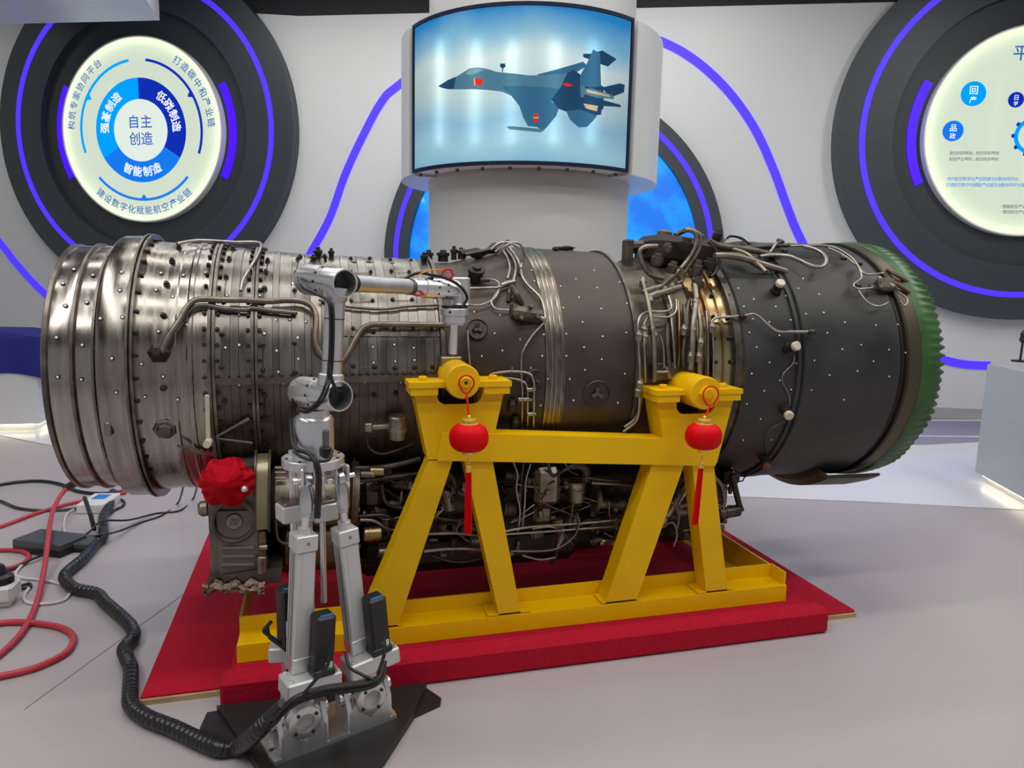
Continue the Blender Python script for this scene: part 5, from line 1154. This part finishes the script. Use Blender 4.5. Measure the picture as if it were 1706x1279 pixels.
# shoulder joint: T-tube opening toward the viewer, motor can behind
def tee(front, axis, Ltube, r, Lmot, rm, name):
    axis = axis.normalized(); back = front - axis * Ltube
    MB().lathe(back, axis, [(0, r), (Ltube - .002, r), (Ltube, r * .985), (Ltube, r * .89), (Ltube - .004, r * .885)], 40, cap=False).build(name + '_housing', AP, rb)
    MB().lathe(front - axis * .06, axis, [(0, .002), (.001, r * .88), (.058, r * .884)], 40, cap=False).build(name + '_liner', M['dark_in'], rb)
    MB().lathe(front - axis * .058, axis, [(0, r * .16), (.006, r * .15)], 16).build(name + '_hub', M['blk'], rb)
    MB().lathe(back, -axis, [(0, r * 1.06), (.012, r * 1.06), (.012, rm), (Lmot - .015, rm), (Lmot - .004, rm * .93), (Lmot, rm * .85)], 40).build(name + '_motor', AP, rb)
    u_, v_ = frame_of(axis)
    for j in range(10):
        a = 2 * PI * j / 10; d = u_ * math.cos(a) + v_ * math.sin(a); place('screw', screw, rb, back - axis * .006 + d * r * 1.055, d.to_track_quat('Z', 'Y'), (.75, .75, .6))
    return back
axd = Vector((.55, -.83, .05)).normalized()
f1 = A(556, 655, 2.08); f1 = A(567, 660, 2.075); tee(f1, axd, .10, .0445, .11, .047, 'shoulder')
f2 = A(575, 472, 2.085); axd2 = Vector((.52, -.85, -.04)).normalized(); tee(f2, axd2, .09, .0405, .12, .046, 'elbow')
# upper arm
s0 = f1 - axd * .05; e0 = f2 - axd2 * .045
dv = (e0 - s0).normalized(); MB().lathe(s0 + dv * .03, dv, [(0, .040), (.03, .036), (.034, .0285), ((e0 - s0).length - .085, .0285), ((e0 - s0).length - .08, .034), ((e0 - s0).length - .045, .036)], 36).build('upper_arm', AL, rb)
for k in (.10, (e0 - s0).length - .075 - .03): MB().lathe(s0 + dv * k, dv, [(0, .0292), (.003, .0292)], 24).build('cable_tie', M['rubber'], rb)
# forearm
w0 = A(690, 478, 2.46); fs_ = e0 + (w0 - e0).normalized() * .035; fd = (w0 - e0).normalized(); Lf = (w0 - e0).length
MB().lathe(fs_, fd, [(0, .034), (.025, .032), (.027, .0255), (Lf - .05, .0255)], 32).build('forearm', AL, rb)
for k in (.034, .042, Lf - .075, Lf - .062): MB().lathe(fs_ + fd * k, fd, [(0, .0275), (.004, .0275)], 24).build('cable_tie', M['rubber'], rb)
w1 = A(768, 483, 2.52); wd = (w1 - w0).normalized(); Lw = (w1 - w0).length
MB().lathe(w0 - wd * .01, wd, [(0, .022), (.01, .03), (.045, .032), (.047, .036), (Lw * .95, .036)], 36).build('wrist_motor', AP, rb)
u_, v_ = frame_of(wd)
for k in (.08, .115):
    for j in range(10):
        a = 2 * PI * j / 10 + k * 9; d = u_ * math.cos(a) + v_ * math.sin(a); place('screw', screw, rb, w0 + wd * k + d * .0355, d.to_track_quat('Z', 'Y'), (.6, .6, .5))
zt_ = A(768, 462, 2.52).z; zb_ = A(768, 507, 2.52).z
MB().lathe((w1.x, 2.52, zb_), (0, 0, 1), [(0, .036), (.01, .032), (zt_ - zb_ - .004, .032), (zt_ - zb_, .028)], 36).build('wrist_elbow', AP, rb)
fc = A(757, 513, 2.52); z1_ = A(757, 538, 2.52).z; zr = A(756, 588, 2.55).z
MB().lathe((fc.x, 2.52, zb_ - .004), (0, 0, -1), [(0, .046), (.010, .046)], 36).build('wrist_seal', M['blk'], rb)
MB().lathe((fc.x, 2.52, zb_ - .014), (0, 0, -1), [(0, .050), (.002, .0515), (.024, .0515), (.025, .046), (.027, .046), (.028, .047), (.05, .047), (.052, .040), (.058, .040)], 40).build('tool_flange', AL, rb)
MB().lathe((fc.x - .024, 2.52 - .0445, zb_ - .026), (-.3, -1, 0), [(0, .0045), (.0015, .0045)], 12).build('flange_mark', M['blk'], rb)
MB().cyl((fc.x, 2.525, zb_ - .07), (fc.x, 2.545, zr), .0175, n=24).build('tool_rod', AP, rb)
# cables clipped to the arm
def cab(pts, r, m='rubber', name='arm_cable', parent=rb): return MB().tube([Vector(p) for p in pts], r, 8, 6).build(name, M[m], parent, 60)
for dx, dy in ((0, 0), (5, 2)):
    cab([A(x + dx, y + dy, Y) for x, y, Y in ((497, 462, 2.2), (505, 478, 2.12), (528, 490, 2.09), (545, 500, 2.07), (550, 520, 2.06), (550, 570, 2.06), (547, 620, 2.05), (541, 645, 2.03), (530, 668, 2.05), (510, 684, 2.1), (495, 683, 2.15))], .0042)
cab([A(x, y, Y) for x, y, Y in ((548, 605, 2.05), (552, 630, 2.04), (560, 648, 2.05), (568, 652, 2.08))], .005)
for dx in (0, 5): cab([A(x + dx, y, Y) for x, y, Y in ((490, 660, 2.2), (484, 690, 2.2), (486, 730, 2.16), (492, 748, 2.13), (510, 754, 2.09), (522, 765, 2.06), (528, 790, 2.05), (528, 820, 2.08), (526, 862, 2.12))], .0055)
cab([A(x, y, Y) for x, y, Y in ((490, 752, 2.12), (505, 762, 2.08), (530, 768, 2.06), (548, 765, 2.08), (553, 750, 2.12))], .005)
for pts in ([(672, 466), (695, 455), (720, 458), (745, 464), (768, 478), (778, 495), (772, 508)], [(688, 490), (690, 476), (705, 468), (722, 462)], [(698, 486), (708, 476), (720, 464)]):
    cab([A(x, y, 2.46) for x, y in pts], .0055)
cab([A(x, y, 2.455) for x, y in ((690, 462), (710, 452), (730, 449), (742, 450), (750, 458))], .0022, 'orange', 'orange_wire')
cab([A(x, y, 2.455) for x, y in ((735, 458), (742, 449), (752, 450), (754, 460), (746, 464))], .004, 'wirered', 'red_wire')
cab([A(x, y, 2.43) for x, y in ((688, 488), (696, 492), (706, 490), (700, 486))], .004, 'wirered', 'red_wire'); cab([A(x, y, 2.43) for x, y in ((700, 492), (706, 494), (708, 488))], .004, 'orange', 'orange_wire')
# cable bundle across the servo motors, leading into the loom
for q, (dx, dy, dY) in enumerate(((0, 0, 0), (3, 5, .01), (-2, 9, .015), (2, -4, .02))):
    cab([A(x + dx, y + dy, Y + dY) for x, y, Y in ((640, 1105, 2.05), (632, 1128, 2.02), (610, 1138, 1.99), (575, 1143, 1.97), (540, 1148, 1.955), (505, 1158, 1.95), (480, 1172, 1.95), (455, 1200, 1.96))], .006)
cab([A(x, y, Y) for x, y, Y in ((575, 1085, 2.08), (582, 1110, 2.04), (600, 1122, 2.02), (622, 1132, 2.0))], .005)
cab([A(x, y, Y) for x, y, Y in ((552, 1075, 1.96), (545, 1110, 1.95), (528, 1130, 1.945), (505, 1156, 1.945))], .005); cab([A(x, y, Y) for x, y, Y in ((640, 1060, 2.05), (640, 1090, 2.02), (630, 1120, 2.0))], .005)
for pts in ([(452, 1035), (440, 1050), (448, 1058), (470, 1075), (482, 1090)], [(445, 1045), (450, 1062), (478, 1085), (480, 1120), (478, 1150)]): cab([A(x, y, 2.18) for x, y in pts], .006)

# ================================================================== FLOOR CABLES AND POWER GEAR
def fz(px, py, z): return Z(px, py, z)
ORGN = None
lm = [(188, 820, .02), (182, 842, .028), (172, 862, .028), (172, 892, .028), (160, 905, .028), (138, 930, .028), (112, 952, .028), (108, 965, .028), (125, 980, .028), (160, 988, .028), (175, 1003, .028), (195, 1020, .028), (218, 1043, .028), (222, 1062, .028), (207, 1080, .028), (212, 1098, .028), (225, 1115, .028), (224, 1150, .028), (226, 1175, .028), (245, 1195, .028), (290, 1213, .028), (330, 1232, .028), (365, 1246, .028), (395, 1245, .028)]
lm = [(x - (7 if 1100 < y < 1190 else 0), y, z) for x, y, z in lm]
P = [Z(x, y, z) for x, y, z in lm] + [A(425, 1222, 2.03), A(450, 1195, 2.0), A(470, 1172, 1.97)]
o = MB().tube(P, .026, 12, 26, rf=lambda t_: (.0235 + (.003 if int(t_ * 676) % 5 < 3 else 0)) * (1 if t_ < .94 else 1 - (t_ - .94) * 8)).build('cable_loom', M['loom'], None, 40)
tag(o, 'thick black spiral-wrapped cable loom snaking from the robot base to the adapters', 'cable')
def fcable(name, pts, r, m, label):
    o = MB().tube([Z(x, y, z) for x, y, z in pts], r, 8, 8).build(name, M[m], None, 60); return tag(o, label, 'cable')
fcable('red_cable', [(112, 812, .16), (98, 830, .12), (86, 858, .11), (80, 900, .10), (74, 945, .05), (62, 1000, .014), (45, 1040, .014), (20, 1072, .014), (-20, 1105, .014)], .0125, 'redcab', 'red cable arching down from a black plug below the intake')
o = MB().lathe(Z(110, 813, .15), (Z(128, 803, .2) - Z(110, 813, .15)), [(0, .02), (.02, .024), (.12, .022), (.13, .015)], 12).build('cable_plug', M['rubber']); tag(o, 'black plug on the end of the red cable below the intake', 'plug')
fcable('red_cable', [(-20, 1040, .013), (20, 1036, .013), (60, 1038, .013), (100, 1045, .013), (122, 1060, .013), (112, 1085, .013), (70, 1108, .013), (30, 1120, .013), (-20, 1130, .013)], .013, 'redcab', 'red cable looping wide over the floor, nearest to the camera')
fcable('red_cable', [(-20, 884, .012), (15, 872, .012), (60, 855, .012), (110, 840, .012), (170, 828, .012), (210, 820, .012)], .011, 'redcab', 'red cable running straight back under the intake behind the power strip')
fcable('red_cable', [(-20, 917, .012), (20, 916, .012), (42, 920, .012), (48, 928, .012), (38, 938, .012), (15, 946, .012), (-20, 948, .012)], .011, 'redcab', 'small red cable loop beside the black adapters')
fcable('black_cable', [(-20, 812, .012), (20, 804, .012), (65, 801, .012), (100, 806, .012), (130, 818, .012), (170, 822, .012), (205, 818, .012)], .011, 'rubber', 'thick black cable curving behind the red cable at the far left')
fcable('black_cable', [(-20, 828, .01), (5, 836, .01), (30, 846, .01), (70, 850, .01), (120, 848, .01), (142, 845, .01)], .009, 'pipe_dk', 'dark cable plugged into the left end of the white power strip')
fcable('white_cable', [(150, 842, .02), (125, 848, .008), (110, 858, .008), (106, 878, .008), (109, 892, .008), (104, 905, .012)], .007, 'whcab', 'white cord between power strip and black adapter')
fcable('white_cable', [(40, 937, .012), (26, 955, .007), (35, 962, .007), (70, 966, .007), (105, 974, .007), (117, 985, .007), (105, 1000, .007), (70, 1006, .007), (45, 1003, .007), (40, 992, .007), (48, 980, .01)], .007, 'whcab', 'white cord looping over the floor beside the black loom')
fcable('black_cable', [(330, 800, .25), (322, 830, .01), (300, 850, .007), (260, 855, .007), (215, 866, .03), (170, 868, .065), (150, 885, .04), (132, 898, .012)], .006, 'rubber', 'thin black cable from the engine to the adapter, upper one')
fcable('black_cable', [(305, 812, .22), (296, 838, .007), (270, 858, .007), (235, 870, .007), (200, 884, .03), (175, 890, .065), (145, 896, .03), (128, 900, .01)], .006, 'rubber', 'thin black cable from the engine to the adapter, lower one')
fcable('black_cable', [(185, 826, .03), (205, 834, .01), (205, 842, .01), (190, 850, .01), (180, 858, .012)], .008, 'rubber', 'short black cable loop beside the white power strip')
fcable('black_cable', [(-20, 962, .008), (20, 948, .008), (45, 935, .02), (70, 925, .02)], .006, 'rubber', 'thin black cable leading left from the adapters')
fcable('black_cable', [(14, 972, .03), (30, 976, .015), (48, 972, .01), (50, 978, .01), (35, 980, .012), (16, 978, .03)], .007, 'rubber', 'black cord loop on the white plug block')
# power strip
def obox(name, p0, p1, wdt, h, m, parent, z0=0.0, r=.006):
    d = (p1 - p0); d.z = 0; Ln = d.length; d.normalize(); a = math.atan2(d.y, d.x); c = (p0 + p1) / 2
    return MB().rbox((c.x, c.y, z0 + h / 2), (Ln, wdt, h), Matrix.Rotation(a, 3, 'Z'), r).build(name, m, parent)
p0, p1 = Z(150, 856), Z(180, 836); c = (p0 + p1) / 2
t = thing('power_strip', (c.x, c.y, 0), 'white power strip with blue label on the floor behind the loom', 'power strip')
obox('strip_body', p0, p1, .16, .06, M['whpl'], t); obox('strip_label', p0 + (p1 - p0) * .45, p0 + (p1 - p0) * .85, .08, .002, M['bluelab'], t, .0605, .0005)
MB().tube([Z(141, 829, .12), Z(151, 858, .11), Z(157, 882, .02)], .012, 8, 2).build('strip_plug_lead', M['rubber'], t)
p0, p1 = Z(60, 925), Z(108, 905); c = (p0 + p1) / 2
t = thing('power_adapter', (c.x, c.y, 0), 'grey and black power adapter lying beside the red cable', 'adapter')
obox('case', p0, p1, .30, .07, M['adapt'], t); obox('side', p0, p1, .302, .045, M['blk'], t, 0.0)
p0, p1 = Z(110, 920), Z(138, 904); c = (p0 + p1) / 2
t = thing('power_adapter', (c.x, c.y, 0), 'dark grey power adapter lying against the black loom', 'adapter')
obox('case', p0, p1, .26, .05, M['adapt'], t); obox('side', p0, p1, .262, .03, M['blk'], t, 0.0)
c = Z(4, 1006); t = thing('plug_block', (c.x, c.y, 0), 'white multi-plug block with black plug at the left edge', 'plug')
MB().rbox((c.x, c.y, .062), (.12, .12, .075), None, .012).build('block', M['whpl'], t); MB().rbox((c.x, c.y, .013), (.09, .09, .026), None, .008).build('block_foot', M['whpl'], t)
MB().lathe((c.x, c.y, .1), (0, 0, 1), [(0, .052), (.03, .05), (.04, .03), (.075, .02), (.085, .01)], 16).build('black_plug', M['rubber'], t)
